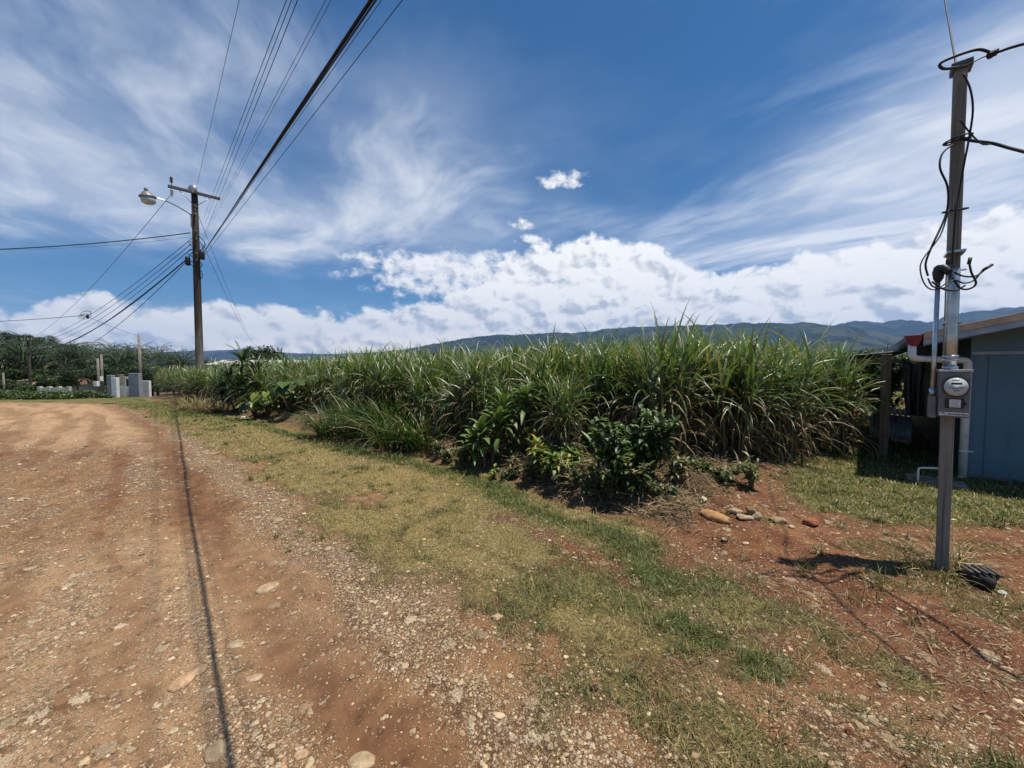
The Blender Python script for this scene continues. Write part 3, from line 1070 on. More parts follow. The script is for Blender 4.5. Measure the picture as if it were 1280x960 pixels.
wire(pole_pt(239, 296), D(-260, 285, 24), .9, .006, 'faint thin wire just above the level service cable on the left', M_wire2)
wire(pole_pt(246, 264), T6 + Vector((-1.7, 0, .6)), .9, .010, 'upper of two thin wires falling right towards the round tree', M_wire2)
wire(pole_pt(254, 306), T6 + Vector((-1.2, 0, .6)), 1.2, .010, 'lower of two thin wires falling right towards the round tree', M_wire2)
CO = D(106, 394, 34)
wire(CO, D(-200, 399, 40), .5, .022, 'dark cable entering from the left above the palms to the coil of cable', M_wire)
wire(CO, T2, .1, .012, 'thin cable from the hanging coil down to the slim concrete pole', M_wire)
cr = empty('cable_coil', CO, 0, 'tangled coil of spare cable hanging in mid air above the palms', 'cable coil')
for i in range(5):
    g = Geo(); a0 = random.uniform(0, 6.28); rr = random.uniform(.25, .55); ti = random.uniform(-.5, .5)
    tube(g, [Vector((math.cos(a) * rr + .3 * math.cos(a0), .2 * math.sin(a + ti), math.sin(a) * rr * .8 + .12 * math.sin(a0))) for a in np.linspace(0, 6.28, 18)], .012, 5)
    obj('cable_loop', g, M_wire, cr)
g = Geo(); box(g, .16, .34, -.06, .06, -.30, .06)
obj('splice_case', g, M_black, cr, False, bevel=.04)

# ---- the meter post
MP = G(1177, 712)
MROT = math.atan2(-.669, .743)                     # local x along the front of the house, -y faces the road
m_root = empty('meter_post', MP, MROT, 'square weathered wooden post with steel conduits carrying an electricity meter', 'post')
mtop = D(1200, 82, MP.y + .02)
mh = mtop.z - MP.z
lean = -0.008
g = Geo(); gb = Geo(); box(gb, -.032, .032, -.038, .038, -.3, mh)
sh = Matrix.Identity(4); sh[0][2] = lean
g.merge(gb, sh)
obj('post', g, M_post, m_root, False, bevel=.006)
g = Geo(); box(g, -.048 + lean * mh, .056 + lean * mh, -.052, .052, mh - .045, mh + .010)
obj('top_plate', g, M_darksteel, m_root, False, bevel=.004)
zb0, zb1 = 1.17, 1.50
# main conduit up the face of the post
czt = D(1190, 338, MP.y).z - MP.z
g = Geo()
tube(g, [(-.004 + lean * z, -.080, z) for z in (zb1, 1.75, 2.1, czt)], .033, 16)
obj('conduit', g, M_steel, m_root)
g = Geo()
for z in (zb1 + .02, zb1 + .075, zb1 + .10):
    lathe(g, [(.035, -.012), (.040, -.010), (.040, .010), (.035, .012)], 18, (-.004 + lean * z, -.080, z))
obj('coupling', g, M_steel, m_root)
for z in (1.85, 2.35):
    g = Geo(); box(g, -.044 + lean * z, .047 + lean * z, -.116, .048, z - .008, z + .008)
    obj('pipe_strap', g, M_steel, m_root, False)
# side conduit with its weatherhead and pull box
zw = D(1163, 345, MP.y - .1).z - MP.z
g = Geo(); tube(g, [(-.098, -.09, z) for z in (1.32, 1.6, zw)], .0135, 14)
obj('side_conduit', g, M_steel, m_root)
g = Geo(); box(g, -.119, -.077, -.125, -.055, 1.155, 1.315)
obj('pull_box', g, M_greybox, m_root, False, bevel=.008)
g = Geo(); tube(g, [(-.098, -.09, 1.315), (-.098, -.09, 1.37)], .019, 14)
obj('pipe_fitting', g, M_steel, m_root)
g = Geo(); lathe(g, [(.016, -.02), (.026, 0), (.033, .045), (.026, .085), (.010, .10)], 16, (-.098, -.10, zw))
tube(g, quad(Vector((-.098, -.1, zw + .05)), Vector((-.08, -.13, zw + .11)), Vector((-.055, -.15, zw + .03))), .022, 10)
obj('weatherhead', g, M_black, m_root)
g = Geo(); box(g, -.066, -.046, -.115, -.095, zw + .06, zw + .125); tube(g, [(-.056, -.105, zw + .02), (-.056, -.105, zw + .07)], .008, 6)
obj('connector', g, M_black, m_root, False)
# meter box
mb_root = empty('meter_box', (0, 0, 0)); mb_root.parent = m_root
g = Geo(); box(g, -.074, .074, -.165, -.048, zb0, zb1)
mb = obj('meter_box', g, M_greybox, m_root, False, bevel=.006)
bpy.data.objects.remove(mb_root)
g = Geo(); box(g, -.081, .082, -.18, -.046, zb1 - .006, zb1 + .010)
obj('hood', g, M_steel, mb, False, bevel=.003)
zc_ = zb1 - .112
Mx = Matrix.Translation((.002, -.166, zc_)) @ Matrix.Rotation(R(90), 4, 'X') @ Matrix.Diagonal((.72, .80, 1, 1))
g = Geo(); lathe(g, [(.078, -.004), (.092, .0), (.094, .012), (.090, .02), (.080, .02), (.078, .008)], 36, M=Mx)
obj('meter_ring', g, M_darksteel, mb)
g = Geo(); lathe(g, [(.079, 0), (.079, .03), (.074, .040), (.0, .042)], 36, M=Mx)
mg = obj('meter_face', g, mat_plain('meter_dial', (.56, .57, .56), .22, 0, .05, 10), mb)
g = Geo(); box(g, -.023, .028, -.2105, -.2082, zc_ + .016, zc_ + .030)
obj('display', g, M_ink, mg, False)
g = Geo()
for k, (x0, x1, dz) in enumerate([(-.032, -.02, -.010), (-.016, -.004, -.014), (.0, .014, -.017), (.019, .033, -.013), (-.012, .020, -.030), (-.02, .014, .042)]):
    box(g, x0, x1, -.2098, -.2082, zc_ + dz, zc_ + dz + .006)
obj('dial_marking', g, mat_plain('grey_ink', (.16, .16, .165), .5), mg, False)
zk = zb0 + .10
g = Geo(); box(g, -.044, .045, -.180, -.1655, zk - .034, zk + .034); box(g, .045, .055, -.177, -.1655, zk - .012, zk + .012)
br = obj('breaker_cover', g, M_black, mb, False, bevel=.006)
g = Geo(); box(g, -.024, .029, -.1825, -.1795, zk - .027, zk + .028)
lb = obj('label_plate', g, M_white, br, False)
g = Geo()
for k in range(5): box(g, -.018 + .003 * (k % 2), .024 - .007 * (k % 3), -.1836, -.1828, zk + .018 - k * .0095, zk + .0205 - k * .0095)
obj('small_print', g, mat_plain('faded_ink', (.2, .2, .2), .5), lb, False)
g = Geo(); box(g, -.069, .069, -.1685, -.1658, zb0 + .012, zb0 + .036)
st = obj('sticker', g, M_white, mb, False)
g = Geo(); rg = random.Random(3)
g.add([(-.065, -.1692, zb0 + .033), (-.05, -.1692, zb0 + .033), (-.03, -.1692, zb0 + .015), (-.045, -.1692, zb0 + .022)], [(0, 3, 2, 1)])
x = -.026
while x < .060:
    w_ = rg.uniform(.0035, .0075); box(g, x, x + w_, -.1696, -.1688, zb0 + .017, zb0 + rg.uniform(.025, .031)); x += w_ + .003
obj('sticker_print', g, M_ink, st, False)

# cables on the post
def mcab(pts, r_=.010, name='cable', mat=None, smooth=5):
    """a hanging cable through photo pixels (u, v, depth offset)"""
    P3 = [D(u, v, MP.y + o) for u, v, o in pts]
    out = []
    for i in range(len(P3) - 1):                      # Catmull-Rom
        p0, p1, p2, p3 = P3[max(i - 1, 0)], P3[i], P3[i + 1], P3[min(i + 2, len(P3) - 1)]
        for t in np.linspace(0, 1, smooth, endpoint=False):
            out.append(.5 * ((2 * p1) + (p2 - p0) * t + (2 * p0 - 5 * p1 + 4 * p2 - p3) * t * t + (3 * p1 - p0 - 3 * p2 + p3) * t ** 3))
    out.append(P3[-1])
    g = Geo(); inv = (Matrix.Translation(MP) @ Matrix.Rotation(MROT, 4, 'Z')).inverted()
    tube(g, [inv @ p for p in out], r_, 8)
    return obj(name, g, mat or M_wire, m_root)
mcab([(1204, 92, -.08), (1213, 112, -.1), (1216, 140, -.1), (1210, 180, -.1), (1206, 200, -.1), (1200, 235, -.1), (1194, 275, -.12), (1190, 330, -.14)], .006)
mcab([(1192, 180, -.1), (1178, 192, -.1), (1175, 210, -.12), (1184, 232, -.12), (1185, 255, -.12), (1180, 275, -.12), (1164, 310, -.14), (1157, 330, -.14), (1160, 345, -.14)], .006)
mcab([(1186, 262, -.12), (1175, 295, -.13), (1153, 325, -.15), (1151, 342, -.16), (1158, 358, -.16), (1170, 362, -.16), (1185, 352, -.15)], .004)
mcab([(1160, 348, -.15), (1166, 358, -.17), (1180, 360, -.17), (1192, 350, -.16), (1205, 354, -.16), (1218, 350, -.14), (1228, 338, -.13), (1238, 332, -.12)], .005)
mcab([(1193, 340, -.15), (1200, 344, -.15), (1212, 346, -.14), (1222, 344, -.14), (1232, 336, -.13)], .006)
mcab([(1190, 346, -.15), (1200, 360, -.15), (1212, 361, -.14), (1220, 354, -.14), (1214, 340, -.14), (1211, 325, -.14)], .006)
mcab([(1165, 352, -.16), (1178, 361, -.17), (1194, 363, -.17), (1206, 357, -.16)], .006)
inv = (Matrix.Translation(MP) @ Matrix.Rotation(MROT, 4, 'Z')).inverted()
for (u, v), (u2, v2) in (((1211, 330), (1213, 322)), ((1230, 337), (1240, 331))):
    g = Geo(); tube(g, [inv @ D(u, v, MP.y - .14), inv @ D(u2, v2, MP.y - .14)], .010, 8)
    obj('wire_connector', g, M_black, m_root)
for zz, kk in ((175, 2), (262, 1), (338, 1)):
    g = Geo(); z = D(1196, zz, MP.y).z - MP.z
    for i in range(kk if zz != 338 else 1):
        rr = .062 + .008 * i
        tube(g, [(lean * z + math.cos(a) * rr, math.sin(a) * rr, z + .014 * i + .012 * math.sin(a + i)) for a in np.linspace(0, 6.28, 18)], .006, 6)
    obj('tie_wire', g, M_wire if zz != 338 else M_steel, m_root)
# service wires reaching the post from outside the frame
def swire(pts, r_, label, name='service_cable', mat=None):
    P3 = [D(u, v, MP.y + o) for u, v, o in pts]; out = []
    for i in range(len(P3) - 1):
        p0, p1, p2, p3 = P3[max(i - 1, 0)], P3[i], P3[i + 1], P3[min(i + 2, len(P3) - 1)]
        for t in np.linspace(0, 1, 6, endpoint=False):
            out.append(.5 * ((2 * p1) + (p2 - p0) * t + (2 * p0 - 5 * p1 + 4 * p2 - p3) * t * t + (3 * p1 - p0 - 3 * p2 + p3) * t ** 3))
    out.append(P3[-1])
    g = Geo(); tube(g, out, r_, 8)
    return tag(obj(name, g, mat or M_wire), label, 'cable', 'cables on the meter post')
swire([(1198, 84, -.08), (1180, 86, -.1), (1175, 80, -.12), (1190, 72, -.14), (1222, 62, -.16), (1242, 66, -.18), (1262, 60, -.22), (1284, 54, -.3), (1340, 42, -.6), (1500, 5, -1.1)], .009,
      'black cable looped over the top of the meter post and leaving to the right')
swire([(1201, 83, -.06), (1210, 81, -.08), (1228, 72, -.12), (1243, 66, -.18)], .004, 'thin stay wire from the post top to the splice on the looped cable')
o = swire([(1236, 70, -.17), (1243, 66, -.18), (1247, 65, -.19)], .022, 'black splice sleeve on the looped cable beside the post top', 'splice_sleeve')
swire([(1199, 172, -.08), (1216, 176, -.1), (1240, 179, -.13), (1262, 185, -.2), (1285, 191, -.3), (1400, 222, -.7), (1600, 290, -1.2)], .010, 'thick black cable leaving the middle of the meter post to the right')
swire([(1200, 150, -.08), (1206, 158, -.09), (1216, 170, -.1), (1228, 180, -.12), (1238, 180, -.13)], .005, 'short curved black lead above the cable at mid post')
a = D(1199, 104, MP.y)
wire(a, thru(a, 1181, 0, 5.2, 3), 0, .006, 'thin dark wire rising from behind the top of the meter post', M_wire, name='service_cable', cat='cable', group='cables on the meter post')

# ---- the blue house
HP = P(1205, 606, -.03)
HROT = MROT
h_root = empty('house', (HP.x, HP.y, -.03), HROT, 'low blue grey house with a shallow sloping roof beside the meter post', 'house')
sl = .235
def rz_(x): return 2.00 + sl * (x + .55)           # roof underside height at local x
g = Geo(); prism(g, [(0, -.3), (7.2, -.3), (7.2, rz_(7.2) - .02), (0, rz_(0) - .02)], 0, 7.5)
def wall_mat(name, ca, cb):
    m, n = new_mat(name)
    o = n.objc(); x, y, z = n.sep(o)
    f = n.noise(o, 2.2, 6, .6); f2 = n.noise(n.vmul(o, (9, 9, .8)), 1.0, 5, .6); f3 = n.noise(o, 25, 5, .7)
    c = n.mix(f.sst(.3, .7), ca, cb)
    c = n.mix(f2.sst(.55, .75) * .35, c, tuple(k * .62 for k in ca))
    mud = ((z * -2.4) + 1.0 + (f3 - .5) * 1.6).sst(.15, 1.2)
    c = n.mix(mud * .75, c, (.15, .075, .04))
    n.bsdf(c, .65, 0, f3, .0015, spec=.3)
    return m
w = obj('wall', g, wall_mat('weathered_blue_wall', (.105, .185, .240), (.125, .215, .270)), h_root, False)
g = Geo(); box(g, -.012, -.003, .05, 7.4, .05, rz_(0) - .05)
obj('side_wall_shade', g, M_dblue, w, False)  # dark blue sheet, deep shade of the side wall put into colour
g = Geo(); box(g, .16, 7.0, -.014, -.003, .06, 1.80)
obj('wall_panel', g, wall_mat('weathered_blue_panel', (.095, .170, .225), (.112, .195, .25)), w, False, bevel=.004)
g = Geo(); box(g, -.01, 7.2, -.05, -.004, -.25, .02)
obj('plinth', g, M_conc, w, False)
g = Geo(); box(g, .005, 7.2, -.020, -.003, 1.80, 1.84)
obj('wall_batten', g, M_fascia, w, False)
# roof: corrugated sheet, with its ridges running down the slope
xs = np.linspace(-.58, 7.6, 60); ys = np.arange(-.60, 8.0, .019)
XX, YY = np.meshgrid(xs, ys)
ZZ = 2.06 + sl * (XX + .55) + .009 * np.sin(YY * 2 * math.pi / .076)
nx, ny = len(xs), len(ys)
i = np.arange(ny - 1)[:, None] * nx + np.arange(nx - 1)[None, :]
F = np.stack([i, i + 1, i + nx + 1, i + nx], 2).reshape(-1, 4)
g = Geo(); g.add(np.stack([XX, YY, ZZ], 2).reshape(-1, 3), F)
g.add(np.stack([XX, YY, ZZ - .004], 2).reshape(-1, 3), F[:, ::-1])
rf = obj('roof', g, M_zinc, h_root)
def slope_board(name, mat, x0, x1, y0, y1, za, zb, par):
    g = Geo(); prism(g, [(x0, rz_(x0) + za), (x1, rz_(x1) + za), (x1, rz_(x1) + zb), (x0, rz_(x0) + zb)], y0, y1)
    return obj(name, g, mat, par, False)
slope_board('barge_board', M_tan, -.50, 7.6, -.600, -.585, -.005, .078, rf)
slope_board('edge_flashing', M_white, -.52, 7.6, -.615, -.55, .078, .095, rf)
slope_board('fascia', M_fascia, -.50, 7.6, -.592, -.570, -.085, -.008, rf)
slope_board('soffit', mat_plain('brown_soffit', (.16, .13, .105), .8), -.50, 7.6, -.568, -.002, -.10, -.088, rf)
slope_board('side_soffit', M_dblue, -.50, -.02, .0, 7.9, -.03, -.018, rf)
# gutter along the low eave with a red stop end and a white downpipe
g = Geo()
gx, gz = -.60, 1.99
pr = [(gx - .065, gz + .055), (gx - .055, gz - .02), (gx - .02, gz - .055), (gx + .03, gz - .05), (gx + .055, gz), (gx + .06, gz + .055),
      (gx + .052, gz + .055), (gx + .046, gz), (gx + .026, gz - .042), (gx - .018, gz - .046), (gx - .047, gz - .016), (gx - .057, gz + .055)]
prism(g, pr, -.55, 8.0)
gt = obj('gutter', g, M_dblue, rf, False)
g = Geo(); prism(g, [(gx - .085, gz + .07), (gx - .045, gz - .045), (gx - .01, gz - .075), (gx + .05, gz - .075), (gx + .08, gz + .0), (gx + .085, gz + .075)], -.64, -.53)
obj('gutter_outlet', g, M_red, gt, False, bevel=.008)
g = Geo()
def bend(pts, r_):
    """pipe with rounded elbows"""
    pts = [Vector(p) for p in pts]; out = [pts[0]]
    for i in range(1, len(pts) - 1):
        a = (pts[i - 1] - pts[i]).normalized() * r_; b = (pts[i + 1] - pts[i]).normalized() * r_
        out += quad(pts[i] + a, pts[i], pts[i] + b, 7)
    out.append(pts[-1]); return out
tube(g, bend([(gx, -.585, gz - .05), (gx, -.585, 1.75), (-.33, -.33, 1.735), (-.03, -.075, 1.725), (-.03, -.075, .0)], .07), .042, 16)
dp = obj('downpipe', g, M_white, h_root)
g = Geo(); lathe(g, [(.044, -.012), (.048, -.01), (.048, .01), (.044, .012)], 16, (-.03, -.075, .48)); box(g, -.03, .06, -.078, -.072, .472, .488)
obj('pipe_clip', g, M_white, dp)

# lean-to sheet and rafter from eave to post, added to widen the shade
g = Geo()
xs2 = np.linspace(-1.75, -.50, 5); ys2 = np.arange(1.25, 7.6, .019)
XX, YY = np.meshgrid(xs2, ys2); ZZ = 1.915 + .10 * (XX + .5) + .009 * np.sin(YY * 2 * math.pi / .076)
i = np.arange(len(ys2) - 1)[:, None] * 5 + np.arange(4)[None, :]
F = np.stack([i, i + 1, i + 6, i + 5], 2).reshape(-1, 4)
g.add(np.stack([XX, YY, ZZ], 2).reshape(-1, 3), F); g.add(np.stack([XX, YY, ZZ - .004], 2).reshape(-1, 3), F[:, ::-1])
lt = obj('added_lean_to', g, M_zinc, h_root)
g = Geo(); box(g, -1.75, -.5, 1.28, 1.34, 1.70, 1.755)
obj('rafter', g, M_dpost, lt, False)

# items in the shade beside the house
p = G(1103, 570)
g = Geo(); box(g, -.06, .06, -.06, .06, -.3, 1.70); 
pr_ = empty('wooden_post', p, HROT + .1, 'thick dark wooden post standing at the corner of the cane field', 'post')
obj('post', g, M_dpost, pr_, False, bevel=.008)
g = Geo(); tube(g, [(0, 0, 1.76), (.01, 0, 1.86), (.06, 0, 1.90)], .006, 6)
obj('wire_hook', g, M_darksteel, pr_)
# dark tarpaulin hanging under the eave
g = Geo(); V = []; nu, nv = 16, 18
tp = D(1142, 447, 6.3); tw, tl = .27, .95
dirv = Vector((.80, -.6, 0))
for j in range(nv):
    for k in range(nu):
        a = k / (nu - 1); b = j / (nv - 1)
        pt = tp + dirv * ((a - .5) * tw * (1 - .25 * b) + .05 * b) + Vector((0, 0, -tl * b - .10 * math.sin(a * 3.1) * (1 - b)))
        pt += Vector((.6, .8, 0)) * (.05 * math.sin(a * 14 + b * 3) * (.4 + b) + .03 * math.sin(a * 5))
        V.append(tuple(pt))
F = [(j * nu + k, j * nu + k + 1, (j + 1) * nu + k + 1, (j + 1) * nu + k) for j in range(nv - 1) for k in range(nu - 1)]
g.add(V, F)
to = obj('tarpaulin', g, mat_plain('black_tarp', (.030, .030, .036), .5, 0, .3, 9))
md = to.modifiers.new('thick', 'SOLIDIFY'); md.thickness = .006
tag(to, 'black plastic tarpaulin hanging in folds under the house eave', 'tarpaulin')
# low corrugated iron pen
pa, pb = P(1078, 540, 0), P(1139, 539, 0)
ca, cb = D(1088, 519, 8.3), D(1141, 517, 7.6)
def corr(name, a, b, z0, z1, amp=.02, pitch=.075):
    L = (b - a).length; u = (b - a).normalized(); nrm = Vector((-u.y, u.x, 0))
    k = int(L / pitch * 8); V = []
    for t in range(k + 1):
        s = L * t / k; q = a + u * s + nrm * amp * math.sin(2 * math.pi * s / pitch)
        V += [(q.x, q.y, z0), (q.x, q.y, z1)]
    F = [(2 * t, 2 * t + 2, 2 * t + 3, 2 * t + 1) for t in range(k)]
    g = Geo(); g.add(V, F); return g
ca.z = cb.z = 0
pen = empty('iron_sheet_pen', ca, 0, 'low pen of corrugated iron sheets in the shade beside the house', 'pen')
g = corr('sheet', Vector((0, 0, 0)), cb - ca, -.2, D(1110, 518, 8).z)
s1 = obj('iron_sheet', g, M_zinc, pen)
sd_ = Vector((.669, .743, 0))
zt = D(1110, 518, 8).z
# the sloping lid sheet: a paler zinc paints sunlight onto its ridged edge
V = []; L = (cb - ca).length; u = (cb - ca).normalized(); k = int(L / .09 * 8)
for t in range(k + 1):
    s = L * 1.04 * t / k
    for w_, dz in ((-.05, -.01), (.85, .06)):
        q = u * s + sd_ * w_; V.append((q.x, q.y, zt + .02 + dz + .018 * math.sin(2 * math.pi * s / .09)))
g = Geo(); g.add(V, [(2 * t, 2 * t + 2, 2 * t + 3, 2 * t + 1) for t in range(k)])
obj('lid_sheet', g, mat_plain('lit_zinc', (.70, .72, .74), .5, .2, .1, 4), pen)
for o_ in (s1, pen.children[1]):
    md = o_.modifiers.new('thick', 'SOLIDIFY'); md.thickness = .003
# standpipe and slab
sp = G(1147, 606)
g = Geo(); tube(g, bend([(0, 0, -.1), (0, 0, .225), (.20, -.06, .235), (.235, -.09, .10)], .03), .0115, 10)
o = obj('standpipe', g, M_white, loc=sp)
tag(o, 'thin white bent water pipe sticking out of the ground by the house', 'pipe')
cs = G(1176, 605)
g = Geo(); box(g, -.32, .22, -.14, .16, -.12, .045)
o = obj('concrete_slab', g, M_conc, None, False, loc=cs, bevel=.012); o.rotation_euler = (0, .05, HROT)
tag(o, 'small concrete drain slab at the foot of the white downpipe', 'slab')

# ---- stones on the cut bank, and the dark block
def rock(u, v, wpx, k, seed, label, col, lift=.35, rz=0, grp='stones along the cut bank', name='stone', sub=3, tilt=0, cut=6):
    p = G(u, v); w_ = wpx / FPX * p.y / 2
    g = rock_geo(w_ * k[0], w_ * k[1], w_ * k[2], seed, sub, col, .35 if cut > 4 else .18, cut)
    o = obj(name, g, M_rock, None, True, loc=(p.x, p.y, p.z + w_ * k[2] * lift)); o.rotation_euler = (0, tilt, rz)
    return tag(o, label, 'stone', grp)
def mat_rock():
    m, n = new_mat('stone')
    a = n.attr('Col').outputs['Color']; o = n.objc()
    f = n.noise(o, 14, 6, .65); f2 = n.noise(o, 90, 4, .6)
    c = n.mix(1.0, a, n.mix((f * .7 + f2 * .3).sst(.3, .7), (.6, .56, .5), (1.3, 1.3, 1.3)), 'MULTIPLY')
    n.bsdf(c, .9, 0, f + f2 * .4, .012, spec=.2)
    return m
M_rock = mat_rock()
rock(893, 648, 38, (1.0, .42, .38), 1, 'long orange stone lying at the left end of the row of stones', (.42, .23, .10), .3, -.55, tilt=.12)
rock(880, 628, 10, (1, .9, .9), 2, 'small cream block perched above the long orange stone', (.50, .44, .32), .7, .3)
rock(919, 641, 17, (1, .6, .5), 3, 'flat tan stone between the orange stone and the round one', (.36, .27, .17), .5, -.3)
rock(930, 648, 24, (1, .4, .28), 4, 'thin tan slab leaning below the round brown stone', (.40, .31, .20), .5, -.5)
rock(938, 644, 16, (1, .95, .9), 5, 'round brown stone in the middle of the row', (.20, .135, .075), .55, .2)
rock(946, 648, 12, (.8, 1, 1), 6, 'pale stone tucked behind the right side of the round brown stone', (.38, .30, .20), .45, .7)
rock(972, 652, 21, (1, .6, .36), 7, 'flat wedge shaped tan stone right of the round one', (.36, .27, .16), .5, -.15)
rock(989, 660, 7, (1, .8, .7), 8, 'tiny cream pebble between the wedge stone and the red brick chunk', (.52, .43, .30), .5)
rock(1013, 656, 18, (1, .7, .62), 9, 'broken red brick chunk at the right end of the row', (.33, .13, .065), .5, -.1)
rock(905, 676, 7, (1, .9, .8), 10, 'small cream pebble in the grass below the long orange stone', (.52, .43, .30), .5)
rock(932, 680, 9, (1, .7, .5), 11, 'flat cream pebble below the middle of the row', (.52, .42, .29), .5)
rock(1183, 692, 8, (1, .9, .8), 12, 'small white stone behind the foot of the meter post', (.60, .57, .48), .5, grp='stones by the meter post')
rock(622, 772, 16, (1, .7, .45), 13, 'flat pinkish stone alone on the verge', (.46, .34, .22), .3, .4, 'loose stones on the verge')
rock(743, 862, 10, (1, .8, .7), 14, 'small dark maroon stone on the gravel', (.06, .025, .025), .5, 0, 'loose stones on the verge')
rock(1062, 915, 14, (1, .6, .6), 15, 'brick red stone in the dry grass at the lower right', (.25, .10, .06), .5, .6, 'loose stones on the verge')
for i, (u, v, wp, lab) in enumerate([(294, 806, 22, 'cream flat stone in the wire shadow on the road'), (318, 848, 20, 'tan stone right of the wire shadow on the road'), (228, 852, 32, 'large buried tan stone left of the wire shadow'),
                                     (270, 940, 34, 'large oval tan stone at the bottom of the wire shadow'), (202, 908, 12, 'pale pebble left of the oval tan stone'), (376, 944, 20, 'round beige stone at the lower edge of the road'),
                                     (335, 735, 28, 'flat pale slab in the red wheel track'), (250, 838, 20, 'sandy stone set between the two large buried stones'), (120, 744, 11, 'small pale stone on the brown wheel track'),
                                     (452, 952, 36, 'flat orange tan stone at the bottom edge of the picture')]):
    rock(u, v, wp, (1, .72, .3), 30 + i, lab, (.38 + .03 * (i % 3), .285, .175), .0, i * .7, 'stones set in the road', cut=0)
bp = G(1226, 733)
b_root = empty('broken_block', (bp.x, bp.y, bp.z), -.35, 'dark ribbed block of broken concrete lying by the foot of the meter post', 'block')
g = Geo(); gb = rock_geo(.125, .085, .07, 77, 3, (.035, .032, .032), .2, 8)
g.merge(gb, Matrix.Translation((0, 0, .055)))
obj('body', g, M_rock, b_root)
g = Geo()
for k in range(5):
    gb = Geo(); box(gb, -.010, .010, -.065, .065, -.008, .008, (.09, .088, .088)); g.merge(gb, Matrix.Translation((-.08 + .038 * k, .01, .118 - .004 * abs(k - 2))) @ Matrix.Rotation(.0, 4, 'Y'))
obj('rib', g, M_rock, b_root, False, bevel=.004)
g = rock_geo(.03, .022, .018, 79, 2, (.5, .48, .44)); o = obj('chip', g, M_rock, b_root, loc=(.06, -.085, .012))
sk = G(1210, 715)
g = Geo(); tube(g, [(-.02, .06, .04), (.0, 0, .055), (.03, -.06, .085)], [.010, .012, .009], 7, (.5, .42, .27))
tag(obj('broken_stick', g, M_rock, loc=sk), 'pale broken stick leaning on the dark ribbed block', 'stick')

# ---- far left: walled gate, house, long shed
gz0 = D(155, 496, 30)
gzr = hz(gz0.x, gz0.y)
def block_mat():
    m, n = new_mat('grey_blockwork')
    o = n.objc()
    k = n.n('ShaderNodeTexBrick'); n.put(k.inputs['Vector'], n.comb(n.sep(o)[0] + n.sep(o)[1] * .7, n.sep(o)[2], 0.0))
    k.inputs['Scale'].default_value = 1.0; k.inputs['Brick Width'].default_value = .40; k.inputs['Row Height'].default_value = .20; k.inputs['Mortar Size'].default_value = .016
    k.inputs['Color1'].default_value = (.31, .32, .345, 1); k.inputs['Color2'].default_value = (.27, .28, .305, 1); k.inputs['Mortar'].default_value = (.21, .21, .21, 1)
    f = n.noise(o, 1.7, 5, .6)
    c = n.mix(f.sst(.4, .75) * .6, X(n.nt, k.outputs['Color']), (.16, .145, .125))
    n.bsdf(c, .85, spec=.2)
    return m
GM_slab = block_mat()
def gpt(u, d=30): q = D(u, 490, d); return Vector((q.x, q.y, hz(q.x, q.y)))
gr = empty('gateway_wall', gpt(155), 0, 'grey block wall with pillars around a white gate at the end of the road', 'wall')
base = gpt(155)
def slab(u0, u1, vtop, d, th, mat, name, vbot=None):
    a = D(u0, vtop, d); b = D(u1, vtop, d); zt_ = a.z
    g = Geo(); u = (b - a); u.z = 0; L = u.length
    gb = Geo(); box(gb, 0, L, 0, th, hz(a.x, a.y) - .5 if vbot is None else D(u0, vbot, d).z, zt_)
    g.merge(gb, Matrix.Translation((a.x - base.x, a.y - base.y, -base.z)) @ Matrix.Rotation(math.atan2(u.y, u.x), 4, 'Z'))
    return obj(name, g, mat, gr, False, bevel=.02)
slab(132.5, 138.5, 469, 30.0, .35, GM_slab, 'pillar')
slab(138.7, 145, 472, 29.4, .25, M_white, 'pillar')
slab(144.5, 149, 468, 30.3, .4, M_conc, 'pillar')
slab(160, 173, 466.5, 29.6, .3, GM_slab, 'pillar')
slab(173.5, 186, 476, 30.5, .2, M_white, 'side_wall')
slab(146, 156, 473, 31.4, .12, mat_plain('pale_sheet', (.42, .44, .46), .6, .2), 'back_wall')
slab(145, 161, 471.2, 31.0, .25, M_white, 'lintel', 474)
slab(156.3, 160, 474, 31.5, .1, M_black, 'doorway_shade_slab')  # black slab painting the darkness inside the opening
g = Geo()
a = D(150, 484, 29.9); b = D(160.5, 484, 29.9); L = (b - a).length; zb_ = hz(a.x, a.y) + .12
for xx in np.linspace(0, L, 7): box(g, xx - .035, xx + .035, -.03, .03, zb_, a.z)
for zz in (zb_, a.z, (zb_ + a.z) / 2): box(g, 0, L, -.025, .025, zz - .04, zz + .04)
Mg = Matrix.Translation((a.x - base.x, a.y - base.y, -base.z)) @ Matrix.Rotation(math.atan2((b - a).y, (b - a).x), 4, 'Z')
g2 = Geo(); g2.merge(g, Mg)
gp = obj('gate', g2, M_white, gr, False)

